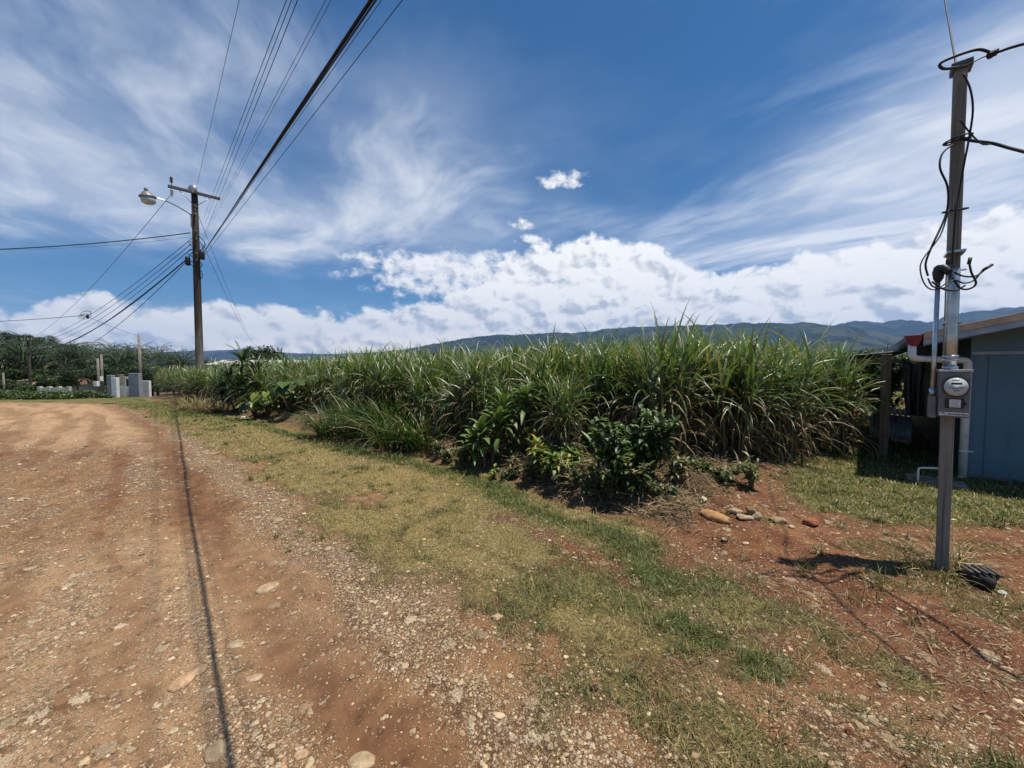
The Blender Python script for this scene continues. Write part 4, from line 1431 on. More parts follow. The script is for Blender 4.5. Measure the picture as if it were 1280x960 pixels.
def small_house(u0, u1, v_eave, v_ridge, d, wall_m, roof_m, label, name='house', cat='house', v_wallband=None):
    a = D(u0, v_eave, d); b = D(u1, v_eave, d); rt = D((u0 + u1) / 2, v_ridge, d + 2)
    w_ = (b - a).length; zg = hz((a.x + b.x) / 2, d)
    root = empty(name, ((a.x + b.x) / 2, d, zg), 0, label, cat)
    he = a.z - zg; hr = rt.z - zg; dep = 5
    g = Geo(); box(g, -w_ * .46, w_ * .46, .3, dep - .3, -.5, he)
    wl = obj('wall', g, wall_m, root, False)
    g = Geo(); V = [(-w_ / 2, 0, he), (w_ / 2, 0, he), (w_ / 2, dep, he), (-w_ / 2, dep, he), (-w_ / 2 + .3, dep / 2, hr), (w_ / 2 - .3, dep / 2, hr)]
    g.add(V, [(0, 1, 5, 4), (2, 3, 4, 5), (1, 2, 5), (3, 0, 4), (3, 2, 1, 0)])
    obj('roof', g, roof_m, root, False)
    for fx in (-.28, .05, .3):
        g = Geo(); box(g, fx * w_ - .45, fx * w_ + .45, .25, .297, he * .35, he * .75)
        obj('window', g, M_black, wl, False)
    return root
small_house(30, 87, 481, 473, 52, mat_plain('cream_wall', (.5, .46, .38), .8), M_rust, 'far house with a rusty brown roof under the palms behind the hedge')
small_house(17, 30, 476, 472.5, 56, M_white, M_rust, 'tiny white house with a reddish roof under the palms at the far left')
# white roadside wall in front of that house
a = D(50, 484.5, 34); b = D(86, 484, 34)
g = Geo(); zg = min(hz(a.x, a.y), hz(b.x, b.y)); box(g, 0, (b - a).length, -.08, .08, -.6, a.z - zg)
for xx in np.linspace(0, (b - a).length, 4): box(g, xx - .13, xx + .13, -.12, .12, -.6, a.z - zg + .10)
o = obj('garden_wall', g, mat_plain('cream_plaster', (.60, .55, .46), .8, 0, .15, 2), None, False, loc=(a.x, a.y, zg))
tag(o, 'low cream garden wall between the hedge and the rusty roofed house', 'wall')
# long shed beyond the cane, pale metal roof
a = D(256, 450, 48); b = D(420, 450.5, 48); L = (b - a).length; zg = hz((a.x + b.x) / 2, 48)
sr = empty('long_shed', ((a.x + b.x) / 2, 48, zg), 0, 'long low shed with a pale metal roof beyond the cane field', 'shed')
g = Geo(); box(g, -L / 2 + .4, L / 2 - .4, .3, 5.5, -.5, a.z - zg - .55); obj('wall', g, mat_plain('shed_wall', (.34, .30, .26), .8), sr, False)
g = Geo(); prism(g, [(0, a.z - zg - .55), (3, a.z - zg + .05), (6, a.z - zg - .55), (6, a.z - zg - .62), (3, a.z - zg - .02), (0, a.z - zg - .62)], -L / 2, L / 2)
g2 = Geo(); g2.merge(g, Matrix.Rotation(R(90), 4, 'Z') @ Matrix.Diagonal((1, 1, 1, 1)))
obj('roof', g2, mat_plain('pale_roof', (.58, .52, .46), .6, .1, .15, 1), sr, False)
# ------------------------------------------------------------------ vegetation
M_cane = mat_leaf('cane_leaf', .38, .25, .7, 2.0, .4)
M_straw = mat_leaf('dry_leaf', .7, .15, .3, 5.0, .35)
M_grass = mat_leaf('grass_blade', .5, .25, .4, 6.0, .35)
M_broad = mat_leaf('broad_leaf', .46, .2, .45, 4.0, .25)
M_palm = mat_leaf('palm_frond', .45, .15, .5, .8, .35)
M_tree = mat_leaf('tree_leaf', .5, .18, .4, .6, .4)
M_bark = mat_plain('bark', (.12, .09, .065), .9, 0, .4, 5, .01, 30, .2)
M_stalk = mat_leaf('cane_stalk', .5, 0, .4, 9.0, .35)


# ---- sugar cane
def cane_geo(seed, shoots=11, lod=0, hs=1.0):
    rg = np.random.default_rng(seed)
    st, lv, dr = Geo(), Geo(), Geo()
    for k in range(shoots):
        a = rg.uniform(0, 6.28); rr = rg.uniform(0, .30) ** 1
        bx, by = math.cos(a) * rr, math.sin(a) * rr
        hh = rg.uniform(1.05, 1.45) * hs
        lean = rg.uniform(.03, .20); la = a + rg.uniform(-.6, .6)
        pts = [(bx + math.cos(la) * lean * t * t * 1.3, by + math.sin(la) * lean * t * t * 1.3, hh * t - .1 * (t == 0)) for t in np.linspace(0, 1, 4)]
        if lod < 2:
            tube(st, pts, [.017, .016, .014, .010], 5, tuple(np.array((.12, .11, .045)) * rg.uniform(.7, 1.3)), cap=False)
        n = rg.integers(9, 13) if lod < 2 else 6
        tt = np.linspace(.50, 1.0, n); az0 = rg.uniform(0, 6.28)
        base = np.array([[bx + math.cos(la) * lean * t * t * 1.3, by + math.sin(la) * lean * t * t * 1.3, hh * t] for t in tt])
        az = az0 + np.arange(n) * 3.14 + rg.uniform(-.55, .55, n)
        el = np.linspace(.95, 1.45, n) + rg.uniform(-.12, .12, n)
        curl = np.linspace(2.2, .60, n) * rg.uniform(.7, 1.35, n)
        L = rg.uniform(.65, 1.12, n) * hs * np.where(np.arange(n) == n - 1, .75, 1)
        W = rg.uniform(.028, .047, n) * (1.25 if lod == 2 else 1)
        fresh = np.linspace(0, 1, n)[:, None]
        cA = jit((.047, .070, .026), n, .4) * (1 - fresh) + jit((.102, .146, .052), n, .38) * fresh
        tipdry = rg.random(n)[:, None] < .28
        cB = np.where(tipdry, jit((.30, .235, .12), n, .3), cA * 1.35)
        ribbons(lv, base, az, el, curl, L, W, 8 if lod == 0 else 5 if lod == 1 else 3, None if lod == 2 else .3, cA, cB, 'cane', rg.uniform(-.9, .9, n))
        if lod < 2:
            m = rg.integers(8, 13)
            t2 = rg.uniform(.10, .70, m)
            b2 = np.array([[bx + math.cos(la) * lean * t * t * 1.3, by + math.sin(la) * lean * t * t * 1.3, hh * t] for t in t2])
            c2 = jit((.24, .175, .095), m, .4)
            ribbons(dr, b2, rg.uniform(0, 6.28, m), rg.uniform(.1, 1.0, m), rg.uniform(1.6, 2.9, m), rg.uniform(.4, .9, m) * hs, rg.uniform(.014, .028, m), 5, None, c2, c2 * .75, 'cane', rg.uniform(-2, 2, m))
    return st, lv, dr


def field_spots():
    """clump positions: rows parallel to the road behind the bank"""
    out = []
    rg = np.random.default_rng(5)
    for row in range(0, 40):
        nb = 1.0 + row * .82
        t = -2.4
        while t < 37:
            tt = t + rg.uniform(-.16, .16); off = nb + rg.uniform(-.2, .2)
            n_ = float(itp(BANK, min(max(tt, -.4), 33.0)))
            if tt < .9: n_ = float(itp(BANK, .9)) + (0.9 - tt) * .05
            n_ += off
            x, y = (n_ - tt) * S2, (n_ + tt) * S2
            out.append((x, y, tt, row))
            t += .52
    return out


def build_cane():
    spots = []
    rg = np.random.default_rng(8)
    ca, sa = math.cos(HROT), math.sin(HROT)
    for x, y, t, row in field_spots():
        # keep the lot beside the house clear: the field ends along a line going back from its corner
        lx = (x - HP.x) * ca + (y - HP.y) * sa          # across, negative towards the field
        if lx > -1.35 + rg.uniform(-.25, .25) - .22 * max(0, 6.2 - y): continue
        if y < 5.35: continue
        # nearer rows are broken where the garden plants stand
        spots.append((x, y, t, row, math.hypot(x, y)))
    # what the photo can show: the first rows, and the sloping tops behind
    front = [s for s in spots if s[3] < 9]
    front.sort(key=lambda s: s[4] + s[3] * 1.6)
    near, rest = front[:285], front[285:] + [s for s in spots if 9 <= s[3]]
    protos = []
    for k in range(9):
        st, lv, dr = cane_geo(100 + k, 14, 0, 1.0)
        r0 = empty('sugar_cane', (0, 0, 0), 0, 'leafy green sugar cane clump with dry lower leaves in the front of the cane field', 'sugar cane', 'sugar cane clumps along the field edge')
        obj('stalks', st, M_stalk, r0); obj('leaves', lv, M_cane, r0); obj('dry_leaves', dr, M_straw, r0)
        protos.append(r0)
    used = set()
    for i, (x, y, t, row, r_) in enumerate(near):
        k = int(rg.integers(0, 9))
        o = protos[k] if k not in used else copy_tree(protos[k])
        used.add(k)
        s = rg.uniform(.91, 1.09) * np.interp(t, [0, 3, 6, 10, 30], [.92, .94, .93, .91, .90])
        if row == 0: s *= rg.uniform(.66, .95)
        o.location = (x, y, hz(x, y) - .03); o.rotation_euler = (rg.uniform(-.05, .05), rg.uniform(-.05, .05), rg.uniform(0, 6.28)); o.scale = (s * 1.08, s * 1.08, s)
    low = []
    for k in range(5):
        st, lv, dr = cane_geo(200 + k, 10, 2, 1.0); low.append(lv)
    mid = []
    for k in range(5):
        st, lv, dr = cane_geo(220 + k, 9, 1, 1.0); st.merge(lv); st.merge(dr); mid.append(st)
    F = Geo()
    for x, y, t, row, r_ in rest:
        if row > 9 and rg.random() < .35: continue
        s = rg.uniform(.9, 1.10) * np.interp(t, [0, 3, 6, 10, 30], [.92, .94, .93, .91, .90])
        M = Matrix.Translation((x, y, hz(x, y) - .03)) @ Matrix.Rotation(rg.uniform(0, 6.28), 4, 'Z') @ Matrix.Scale(s, 4)
        F.merge((mid if (row < 7 and r_ < 17) else low)[int(rg.integers(0, 5))], M)
    o = obj('sugar_cane_field', F, M_cane)
    tag(o, 'dense mass of green sugar cane filling the field behind its front rows', 'sugar cane', kind='stuff')


build_cane()


# ---- dead cane trash along the bank
def scatter(nmax, rmin, rmax, azr=(-58, 58), seed=1, pw=1.0):
    rg = np.random.default_rng(seed)
    a = rg.uniform(R(azr[0]), R(azr[1]), nmax)
    u = rg.random(nmax)
    if pw == 1: r = rmin * (rmax / rmin) ** u                    # equal on screen
    else: r = (rmin ** (2 - pw) + u * (rmax ** (2 - pw) - rmin ** (2 - pw))) ** (1 / (2 - pw))
    return r * np.sin(a), r * np.cos(a), r, rg


def build_straw():
    x, y, r, rg = scatter(230000, 1.6, 26, seed=3, pw=1.5)
    m = masks(x, y)
    p = m['straw'] * np.where(m['b'] > 3.5, .15, 1) * sst(.30, .6, fbm(x * 2.2, y * 2.2, 3, 90) + .28) + .30 * m['lot'] * sst(6.2, 5.2, y) + .05 * m['grass'] * sst(.5, .62, fbm(x * .9, y * .9, 3, 91))
    k = rg.random(len(x)) < p
    x, y, r = x[k], y[k], r[k]; n = len(x)
    z = H(x, y) + rg.uniform(.0, .05, n) * m['straw'][k]
    g = Geo()
    c = np.where(rg.random((n, 1)) < .55, jit((.32, .235, .13), n, .45), jit((.15, .10, .06), n, .4))
    sc = 1 * np.interp(r, [1.5, 12], [1, 1.3])
    on = m['straw'][k]
    ribbons(g, np.stack([x, y, z], 1), rg.uniform(0, 6.28, n), rg.uniform(-.1, .6, n) * (.1 + .9 * on ** 2), rg.uniform(.1, 1.3, n) * (.1 + .9 * on ** 2), rg.uniform(.05, .28, n) * (.35 + .65 * on),
            rg.uniform(.004, .013, n) * sc * (.5 + .5 * on), 3, None, c, c * rg.uniform(.7, 1.1, (n, 1)), 'cane', rg.uniform(-2, 2, n))
    tag(obj('dry_cane_litter', g, M_straw), 'brown dead cane leaves littering the bank below the cane', 'litter', kind='stuff')


build_straw()


# ---- short grass on the verge and the lot
def build_grass():
    x, y, r, rg = scatter(800000, .75, 24, seed=4, pw=1.35)
    m = masks(x, y)
    tuft = fbm(x * 7, y * 7, 3, 95)
    p = (m['grass'] ** 1.2 * .95 + m['green'] * .35 * (1 - m['road'])) * sst(.25, .62, tuft + .22 * m['green'] + .06) * (1 - .9 * m['straw'])
    k = rg.random(len(x)) < np.clip(p, 0, 1)
    x, y, r, gr_, tuft = x[k], y[k], r[k], m['green'][k], tuft[k]; n = len(x)
    z = H(x, y)
    gsel = rg.random(n) < (.12 + .85 * gr_)
    c = np.where(gsel[:, None], jit((.105, .128, .030), n, .45), jit((.34, .27, .115), n, .42))
    w = rg.uniform(.0022, .0048, n) * np.clip(r / 2.6, 1, 5)
    L = rg.uniform(.018, .050, n) * (1 + .9 * gr_) * np.clip(.6 + tuft, .7, 1.5)
    g = Geo()
    ribbons(g, np.stack([x, y, z - .002], 1), rg.uniform(0, 6.28, n), rg.uniform(.15, 1.35, n), rg.uniform(.2, 1.4, n), L, w, 2, None, c * .75, c * 1.1, 'blade', rg.uniform(-1, 1, n))
    # taller loose tufts
    x, y, r, rg = scatter(4200, 1.2, 18, seed=6, pw=1.3)
    m = masks(x, y)
    k = rg.random(len(x)) < np.clip(m['green'] * .5 + m['grass'] * .13 + m['lot'] * .08 + .10 * sst(-.4, .1, m['b']), 0, 1) * (1 - m['road'])
    x, y, r = x[k], y[k], r[k]
    per = 22
    bx = np.repeat(x, per) + rg.normal(0, .028, len(x) * per); by = np.repeat(y, per) + rg.normal(0, .028, len(x) * per)
    n = len(bx); c = jit((.085, .112, .026), n, .4) * np.repeat(rg.uniform(.7, 1.25, (len(x), 1)), per, 0)
    dry = rg.random(n) < .3
    c = np.where(dry[:, None], jit((.27, .21, .09), n, .3), c)
    sz = np.repeat(rg.uniform(.6, 1.35, len(x)), per)
    ribbons(g, np.stack([bx, by, H(bx, by)], 1), rg.uniform(0, 6.28, n), rg.uniform(.5, 1.45, n), rg.uniform(.3, 1.5, n), rg.uniform(.05, .13, n) * sz, rg.uniform(.003, .0055, n) * np.clip(np.repeat(r, per) / 3, 1, 4), 3, None, c * .8, c * 1.1, 'blade', rg.uniform(-1, 1, n))
    tag(obj('verge_grass', g, M_grass), 'short dry yellow green grass covering the verge beside the road', 'grass', kind='stuff')


build_grass()


# ---- loose gravel
def build_gravel():
    x, y, r, rg = scatter(210000, .75, 14, seed=9, pw=1.2)
    m = masks(x, y)
    pt = sst(.35, .62, fbm(x * 2.5, y * 2.5, 3, 97))
    p = np.clip(m['gravel'] * (.25 + .75 * pt) + .02 * m['track'] + .16 * m['red'] + .10 * m['orange'] + .20 * m['grass'] * sst(6.5, 2.5, r) * pt + .12 * m['lot'], 0, 1)
    k = rg.random(len(x)) < p * .55
    x, y, r = x[k], y[k], r[k]; n = len(x)
    z = H(x, y)
    V0, F0 = ICO[1]
    nv = len(V0)
    s = np.exp(rg.normal(math.log(.0060), .52, n)); s = np.clip(s, .003, .028) * np.clip(r / 3.5, 1, 2.2)
    k_ = rg.uniform(.55, 1.0, (n, 3)) * s[:, None]; k_[:, 2] *= rg.uniform(.35, .7, n)
    Vn = V0[None] * (1 + .38 * (rg.random((n, nv, 1)) - .5)) * k_[:, None, :]
    a = rg.uniform(0, 6.28, n); ca, sa = np.cos(a)[:, None], np.sin(a)[:, None]
    X_ = Vn[:, :, 0] * ca - Vn[:, :, 1] * sa + x[:, None]; Y_ = Vn[:, :, 0] * sa + Vn[:, :, 1] * ca + y[:, None]; Z_ = Vn[:, :, 2] + (z + k_[:, 2] * .25)[:, None]
    pal = np.array([(.48, .36, .22), (.38, .28, .165), (.58, .46, .30), (.29, .21, .135), (.45, .29, .165), (.40, .31, .21), (.54, .41, .25)])
    c = pal[rg.integers(0, len(pal), n)] * rg.uniform(.7, 1.12, (n, 1))
    F = (F0[None] + (np.arange(n) * nv)[:, None, None]).reshape(-1, 3)
    g = Geo(); g.add(np.stack([X_, Y_, Z_], 2).reshape(-1, 3), F, np.repeat(c, nv, 0))
    mm, nn = new_mat('gravel')
    a_ = nn.attr('Col').outputs['Color']; f = nn.noise(nn.pos(), 140, 4, .6)
    nn.bsdf(nn.mix(1.0, a_, nn.mix(f, (.65, .6, .55), (1.25, 1.25, 1.25)), 'MULTIPLY'), .88, spec=.25)
    tag(obj('loose_gravel', g, mm, smooth=False), 'loose pale stones scattered over the dirt road and verge', 'gravel', kind='stuff')


build_gravel()


# ---- garden plants on the bank
def leafy(name, loc, label, cat, geos, mats, names, rz=0, group=None):
    root = empty(name, loc, rz, label, cat, group)
    for g, m, nm in zip(geos, mats, names):
        obj(nm, g, m, root)
    return root


def dracaena_geo(seed, canes, L=.55, W=.075, n=26, cA=(.045, .085, .018), spread=.9):
    """canes: list of (x, y, height, lean x, lean y)"""
    rg = np.random.default_rng(seed); st, lv = Geo(), Geo()
    for cx, cy_, hh, lx, ly in canes:
        pts = [Vector((cx + lx * t * t, cy_ + ly * t * t, hh * t)) for t in np.linspace(0, 1, 6)]
        tube(st, pts, [.028, .025, .022, .02, .018, .012], 7, (.16, .12, .08))
        top = pts[-1]
        t = np.linspace(0, 1, n)
        el = -.15 + 1.5 * t + rg.uniform(-.15, .15, n)
        az = np.arange(n) * 2.4 + rg.uniform(-.3, .3, n)
        base = np.array([[top.x, top.y, top.z - .22 * (1 - a)] for a in t])
        c = jit(cA, n, .3); c = c * (0.8 + .5 * t[:, None])
        ribbons(lv, base, az, el, rg.uniform(.7, 1.6, n), L * rg.uniform(.7, 1.1, n), W * rg.uniform(.8, 1.15, n), 7, .22, c, c * 1.1, 'strap', rg.uniform(-.4, .4, n))
    return st, lv


def bush_geo(seed, rad, h, nleaf, L=.16, W=.07, cA=(.05, .085, .02), cols=None, stems=9):
    rg = np.random.default_rng(seed); st, lv = Geo(), Geo()
    tips = []
    for k in range(stems):
        a = rg.uniform(0, 6.28); q = rad * rg.uniform(.15, .9); hh = h * rg.uniform(.55, 1)
        pts = [Vector((math.cos(a) * q * t ** 1.3, math.sin(a) * q * t ** 1.3, hh * t)) for t in np.linspace(0, 1, 6)]
        tube(st, pts, [.012, .011, .009, .007, .006, .004], 5, (.10, .075, .045)); tips.append(pts)
    per = nleaf // stems
    for pts in tips:
        t = rg.uniform(.22, 1.0, per) ** .7
        P_ = np.array([[*(pts[min(int(a * 5), 4)].lerp(pts[min(int(a * 5), 4) + 1], a * 5 - min(int(a * 5), 4)))] for a in t])
        P_ += rg.normal(0, .02, P_.shape)
        c = jit(cA, per, .35)
        if cols is not None:
            alt = rg.random(per) < cols[1]
            c = np.where(alt[:, None], jit(cols[0], per, .3), c)
        ribbons(lv, P_, rg.uniform(0, 6.28, per), rg.uniform(-.2, 1.2, per), rg.uniform(.3, 1.5, per), L * rg.uniform(.6, 1.2, per), W * rg.uniform(.7, 1.2, per), 4, .2, c, c * 1.05, 'leaf', rg.uniform(-.6, .6, per))
    return st, lv


def elephant_geo(seed, n=16, h=.75, size=.34, cA=(.075, .115, .022), pale=0.2):
    """taro: long petioles, drooping heart shaped blades"""
    rg = np.random.default_rng(seed); st, lv = Geo(), Geo()
    for k in range(n):
        a = rg.uniform(0, 6.28); hh = h * rg.uniform(.45, 1.0); q = hh * rg.uniform(.3, .8)
        pts = quad(Vector((0, 0, 0)), Vector((math.cos(a) * q * .25, math.sin(a) * q * .25, hh * .9)), Vector((math.cos(a) * q, math.sin(a) * q, hh)), 8)
        tube(st, pts, [.014 - .0012 * i for i in range(8)], 6, (.09, .12, .03))
        s = size * rg.uniform(.6, 1.1)
        rows = [(-.30, .0, .26), (-.22, .06, .40), (-.08, .05, .52), (.0, .0, .56), (.2, .0, .54), (.42, .0, .43), (.64, .0, .27), (.84, .0, .11), (1.0, 0, .005)]
        V = []
        droop = rg.uniform(.3, 1.1)
        for y_, inn, hw in rows:
            for c_ in np.linspace(-1, 1, 7):
                xx = hw * c_ * (1 if y_ > -.05 else 1)
                yy = y_ + (.10 * (1 - abs(c_)) if y_ < -.05 else 0) * 3 * (1 if y_ < -.1 else .5)
                zz = .10 * abs(c_) * hw - .12 * max(y_, 0) ** 2 + .015 * math.sin(7 * y_ + 3 * c_)
                V.append((xx, yy, zz))
        F = [(j * 7 + i, j * 7 + i + 1, (j + 1) * 7 + i + 1, (j + 1) * 7 + i) for j in range(len(rows) - 1) for i in range(6)]
        M = Matrix.Translation(pts[-1]) @ Matrix.Rotation(a - R(90) + rg.uniform(-.5, .5), 4, 'Z') @ Matrix.Rotation(-droop, 4, 'X') @ Matrix.Rotation(rg.uniform(-.3, .3), 4, 'Y') @ Matrix.Scale(s, 4)
        A = np.array(M); V = np.array(V) @ A[:3, :3].T + A[:3, 3]
        c = np.array(cA) * rg.uniform(.75, 1.3)
        if rg.random() < pale: c = np.array((.20, .235, .05))
        lv.add(V, np.array(F), tuple(c))
    return st, lv


def tussock_geo(seed, n=420, L=.75, W=.010, c=(.075, .125, .026), rad=.22, dry=.12):
    rg = np.random.default_rng(seed); g = Geo()
    a = rg.uniform(0, 6.28, n); q = rad * np.sqrt(rg.random(n))
    base = np.stack([np.cos(a) * q, np.sin(a) * q, np.full(n, -.02)], 1)
    cc = np.where(rg.random((n, 1)) < dry, jit((.27, .21, .10), n, .3), jit(c, n, .35))
    ribbons(g, base, a + rg.uniform(-.8, .8, n), rg.uniform(.85, 1.5, n), rg.uniform(.5, 1.9, n), L * rg.uniform(.5, 1.15, n), W * rg.uniform(.7, 1.3, n), 6, None, cc * .85, cc * 1.15, 'cane', rg.uniform(-.8, .8, n))
    return g


def at(u, v):
    p = G(u, v); return Vector((p.x, p.y, p.z - .02))


SN = ('stem', 'leaves')
MM = (M_bark, M_broad)
leafy('dracaena_plant', at(606, 588), 'leaning corn plant with wide glossy leaves on the bank, lower one of two', 'plant',
      dracaena_geo(31, [(0, 0, .62, -.05, .0), (.12, .05, .75, .10, 0), (-.06, .1, .48, -.12, .05)], .38, .10, 24, (.085, .130, .034)), MM, SN)
leafy('dracaena_plant', at(655, 566), 'tall corn plant with a rosette of strap leaves against the cane', 'plant',
      dracaena_geo(32, [(0, 0, .95, .02, .0), (-.15, .05, .72, -.18, 0)], .46, .095, 30, (.085, .130, .036)), MM, SN)
leafy('croton_bush', at(690, 597), 'low croton bush with yellow green and reddish leaves on the bank', 'bush',
      bush_geo(33, .46, .50, 620, .17, .06, (.11, .155, .036), ((.28, .23, .06), .25)), MM, SN)
leafy('red_leaf_plant', at(668, 590), 'small plant with orange red leaves beside the croton bush', 'plant',
      bush_geo(34, .13, .30, 90, .11, .05, (.22, .05, .025), ((.30, .10, .03), .4), 5), MM, SN)
leafy('yellow_leaf_plant', at(668, 571), 'small plant with pale yellow leaves under the tall corn plant', 'plant',
      bush_geo(35, .15, .48, 110, .16, .06, (.18, .20, .05), ((.26, .22, .07), .3), 5), MM, SN)
leafy('strap_leaf_plant', at(748, 604), 'bright green plant with a spray of strap leaves before the dark shrub', 'plant',
      dracaena_geo(36, [(0, 0, .36, .0, .0)], .42, .055, 24, (.10, .15, .03)), MM, SN)
leafy('dark_shrub', at(775, 612), 'dense dark leafy shrub on the bank, largest of the shrubs before the cane', 'shrub',
      bush_geo(37, .46, .82, 1300, .13, .055, (.062, .096, .030), ((.11, .15, .04), .3), 18), MM, SN)
leafy('dark_shrub', at(815, 598), 'upright dark shrub with small leaves behind the largest shrub', 'shrub',
      bush_geo(38, .34, .98, 900, .11, .045, (.050, .080, .024), ((.10, .13, .035), .3), 14), MM, SN)
leafy('small_seedling', at(618, 600), 'small bright green seedling at the foot of the bank', 'plant',
      bush_geo(39, .07, .20, 26, .09, .04, (.14, .19, .03), None, 4), MM, SN)
leafy('yucca_plant', at(303, 513), 'tall dark spiky plant growing beside the utility pole', 'plant',
      dracaena_geo(40, [(0, 0, 1.75, .05, 0), (.25, .1, 1.35, .25, 0), (-.2, 0, 1.15, -.3, .1), (.1, -.1, .85, .1, -.25), (-.35, .1, .6, -.35, -.1), (.35, -.1, .55, .3, -.2)], .85, .075, 44, (.020, .038, .012)), MM, SN)
leafy('elephant_ear_plant', at(336, 523), 'elephant ear plant with big pale leaves at the edge of the verge', 'plant', elephant_geo(41, 38, .85, .27, (.085, .125, .026), .30), MM, SN)
leafy('elephant_ear_plant', at(362, 517), 'elephant ear plant with upright dark green leaves behind the pale one', 'plant', elephant_geo(42, 42, 1.1, .30, (.060, .095, .018), .10), MM, SN)
leafy('elephant_ear_plant', at(318, 520), 'low elephant ear plant in the shade of the spiky plant', 'plant', elephant_geo(43, 24, .7, .25, (.055, .085, .018), .18), MM, SN)
for i, (u, v, s, lab) in enumerate([(455, 545, 1.15, 'bright green grass tussock, second from the left along the bank'), (418, 537, 1.0, 'green grass tussock next to the elephant ears'),
                                    (498, 552, 1.25, 'tall bright green grass tussock in the middle of the bank'), (535, 560, 1.1, 'green grass tussock at the right end, above the dead cane litter'),
                                    (480, 538, 1.2, 'grass tussock at the rear, close against the cane')]):
    r0 = empty('grass_tussock', at(u, v), i, lab, 'grass tussock', 'grass tussocks along the bank')
    gg = tussock_geo(50 + i, 230, 1.05 * s, .026, (.060, .100, .028), .34 * s)
    obj('blades', gg, M_grass, r0)
for i, (u, v, s, c, lab) in enumerate([(249, 512, 1.1, (.22, .165, .085), 'straw coloured dead grass tuft around the foot of the utility pole'), (232, 505, .9, (.24, .18, .09), 'dry grass tuft just left of the utility pole'),
                                       (272, 514, 1.0, (.20, .15, .08), 'dry grass tuft between the utility pole and the spiky plant')]):
    r0 = empty('dry_grass_tuft', at(u, v), i, lab, 'grass tuft', 'dry tufts by the utility pole')
    gg = tussock_geo(70 + i, 380, .75 * s, .016, c, .55 * s, .5)
    obj('blades', gg, M_straw, r0)
for i, (u, v, s, lab) in enumerate([(1192, 706, .30, 'small dry straw tuft right behind the foot of the meter post'), (1168, 716, .22, 'tiny dry tuft left of the foot of the meter post')]):
    r0 = empty('dry_grass_tuft', at(u, v), i, lab, 'grass tuft', 'dry tufts by the meter post')
    obj('blades', tussock_geo(90 + i, 120, s, .007, (.27, .21, .11), .12, .4), M_straw, r0)
# weeds tangled between the garden plants
WEED = 'low leafy weed tangled among the dead leaves on the bank'
wp = []
for k, (rad, h, n_, L_, W_, c_) in enumerate([(.22, .30, 150, .10, .035, (.06, .09, .025)), (.16, .42, 120, .12, .028, (.075, .11, .028)), (.28, .22, 170, .09, .04, (.05, .08, .022)), (.20, .35, 110, .13, .03, (.12, .12, .045))]):
    wp.append(leafy('bank_weed', (0, 0, 0), WEED, 'weed', bush_geo(600 + k, rad, h, n_, L_, W_, c_, ((.24, .18, .09), .18), 7), MM, SN, 0, 'weeds on the bank'))
rgw = np.random.default_rng(31)
for i, (u, v) in enumerate([(560, 578), (580, 586), (632, 600), (645, 592), (664, 604), (705, 612), (722, 606), (735, 622), (764, 626), (790, 622), (800, 618), (826, 622), (842, 606), (852, 588), 
                            (715, 585), (690, 575), (640, 575), (590, 570), (548, 566), (520, 560), (874, 590), (560, 566), (905, 604), (940, 612)]):
    o = wp[i] if i < 4 else copy_tree(wp[int(rgw.integers(0, 4))])
    o.location = at(u, v); o.rotation_euler = (0, 0, rgw.uniform(0, 6.28)); s_ = rgw.uniform(.7, 1.25); o.scale = (s_, s_, s_)
# fallen pale leaves under the elephant ears
for i, (u, v, lab) in enumerate([(292, 524, 'fallen cream leaf lying left on the verge edge'), (304, 519, 'curled cream leaf by the low elephant ear'), (346, 524, 'large fallen yellow leaf under the elephant ears')]):
    g = Geo(); c = (.42, .38, .20)
    ribbons(g, np.array([[0, 0, .03]]), np.array([i * 1.3]), np.array([.25]), np.array([.6]), np.array([.5]), np.array([.24]), 7, .25, np.array([c]), None, 'leaf', np.array([.4]))
    o = obj('fallen_leaf', g, M_broad, loc=at(u, v)); tag(o, lab, 'leaf', 'fallen leaves by the elephant ears')


# ---- trees, palms, hedge
def palm_geo(seed, th=4.0, fr=26, FL=4.2):
    rg = np.random.default_rng(seed); tr, cr = Geo(), Geo()
    tube(tr, [(0, 0, -.4), (.05, 0, th * .5), (0, 0, th)], [.38, .32, .30], 10, (.09, .07, .05))
    for k in range(fr):
        az = k * 2.4 + rg.uniform(-.2, .2); el = np.interp(k, [0, fr], [1.45, -.15]) + rg.uniform(-.1, .1)
        curl = rg.uniform(1.0, 1.7); n = 11; s = np.linspace(0, 1, n)
        th_ = el - curl * s ** 1.2; L = FL * rg.uniform(.8, 1.1)
        hh = np.concatenate([[0], np.cumsum(np.cos(th_[:-1]) * L / (n - 1))]); zz = np.concatenate([[0], np.cumsum(np.sin(th_[:-1]) * L / (n - 1))])
        pts = [Vector((math.cos(az) * h_, math.sin(az) * h_, th + z_)) for h_, z_ in zip(hh, zz)]
        tube(cr, pts, np.linspace(.06, .015, n), 4, (.10, .12, .05), cap=False)
        m = 26; sl_ = np.linspace(.16, .99, m)
        B = np.array([[np.interp(a, s, hh) * math.cos(az), np.interp(a, s, hh) * math.sin(az), th + np.interp(a, s, zz)] for a in sl_])
        col = jit((.026, .050, .014), m, .3) * rg.uniform(.7, 1.25) if k < fr * .8 else jit((.085, .075, .032), m, .3)
        for sg in (-1, 1):
            ribbons(cr, B, az + sg * rg.uniform(.9, 1.35, m), np.interp(sl_, s, th_) * .4 + rg.uniform(-.3, .35, m), rg.uniform(.4, 1.3, m), 1.0 * np.sin(np.pi * (sl_ * .85 + .12)) ** .6 * rg.uniform(.8, 1.1, m), np.full(m, .085), 3, None, col, col * 1.1, 'cane')
    return tr, cr


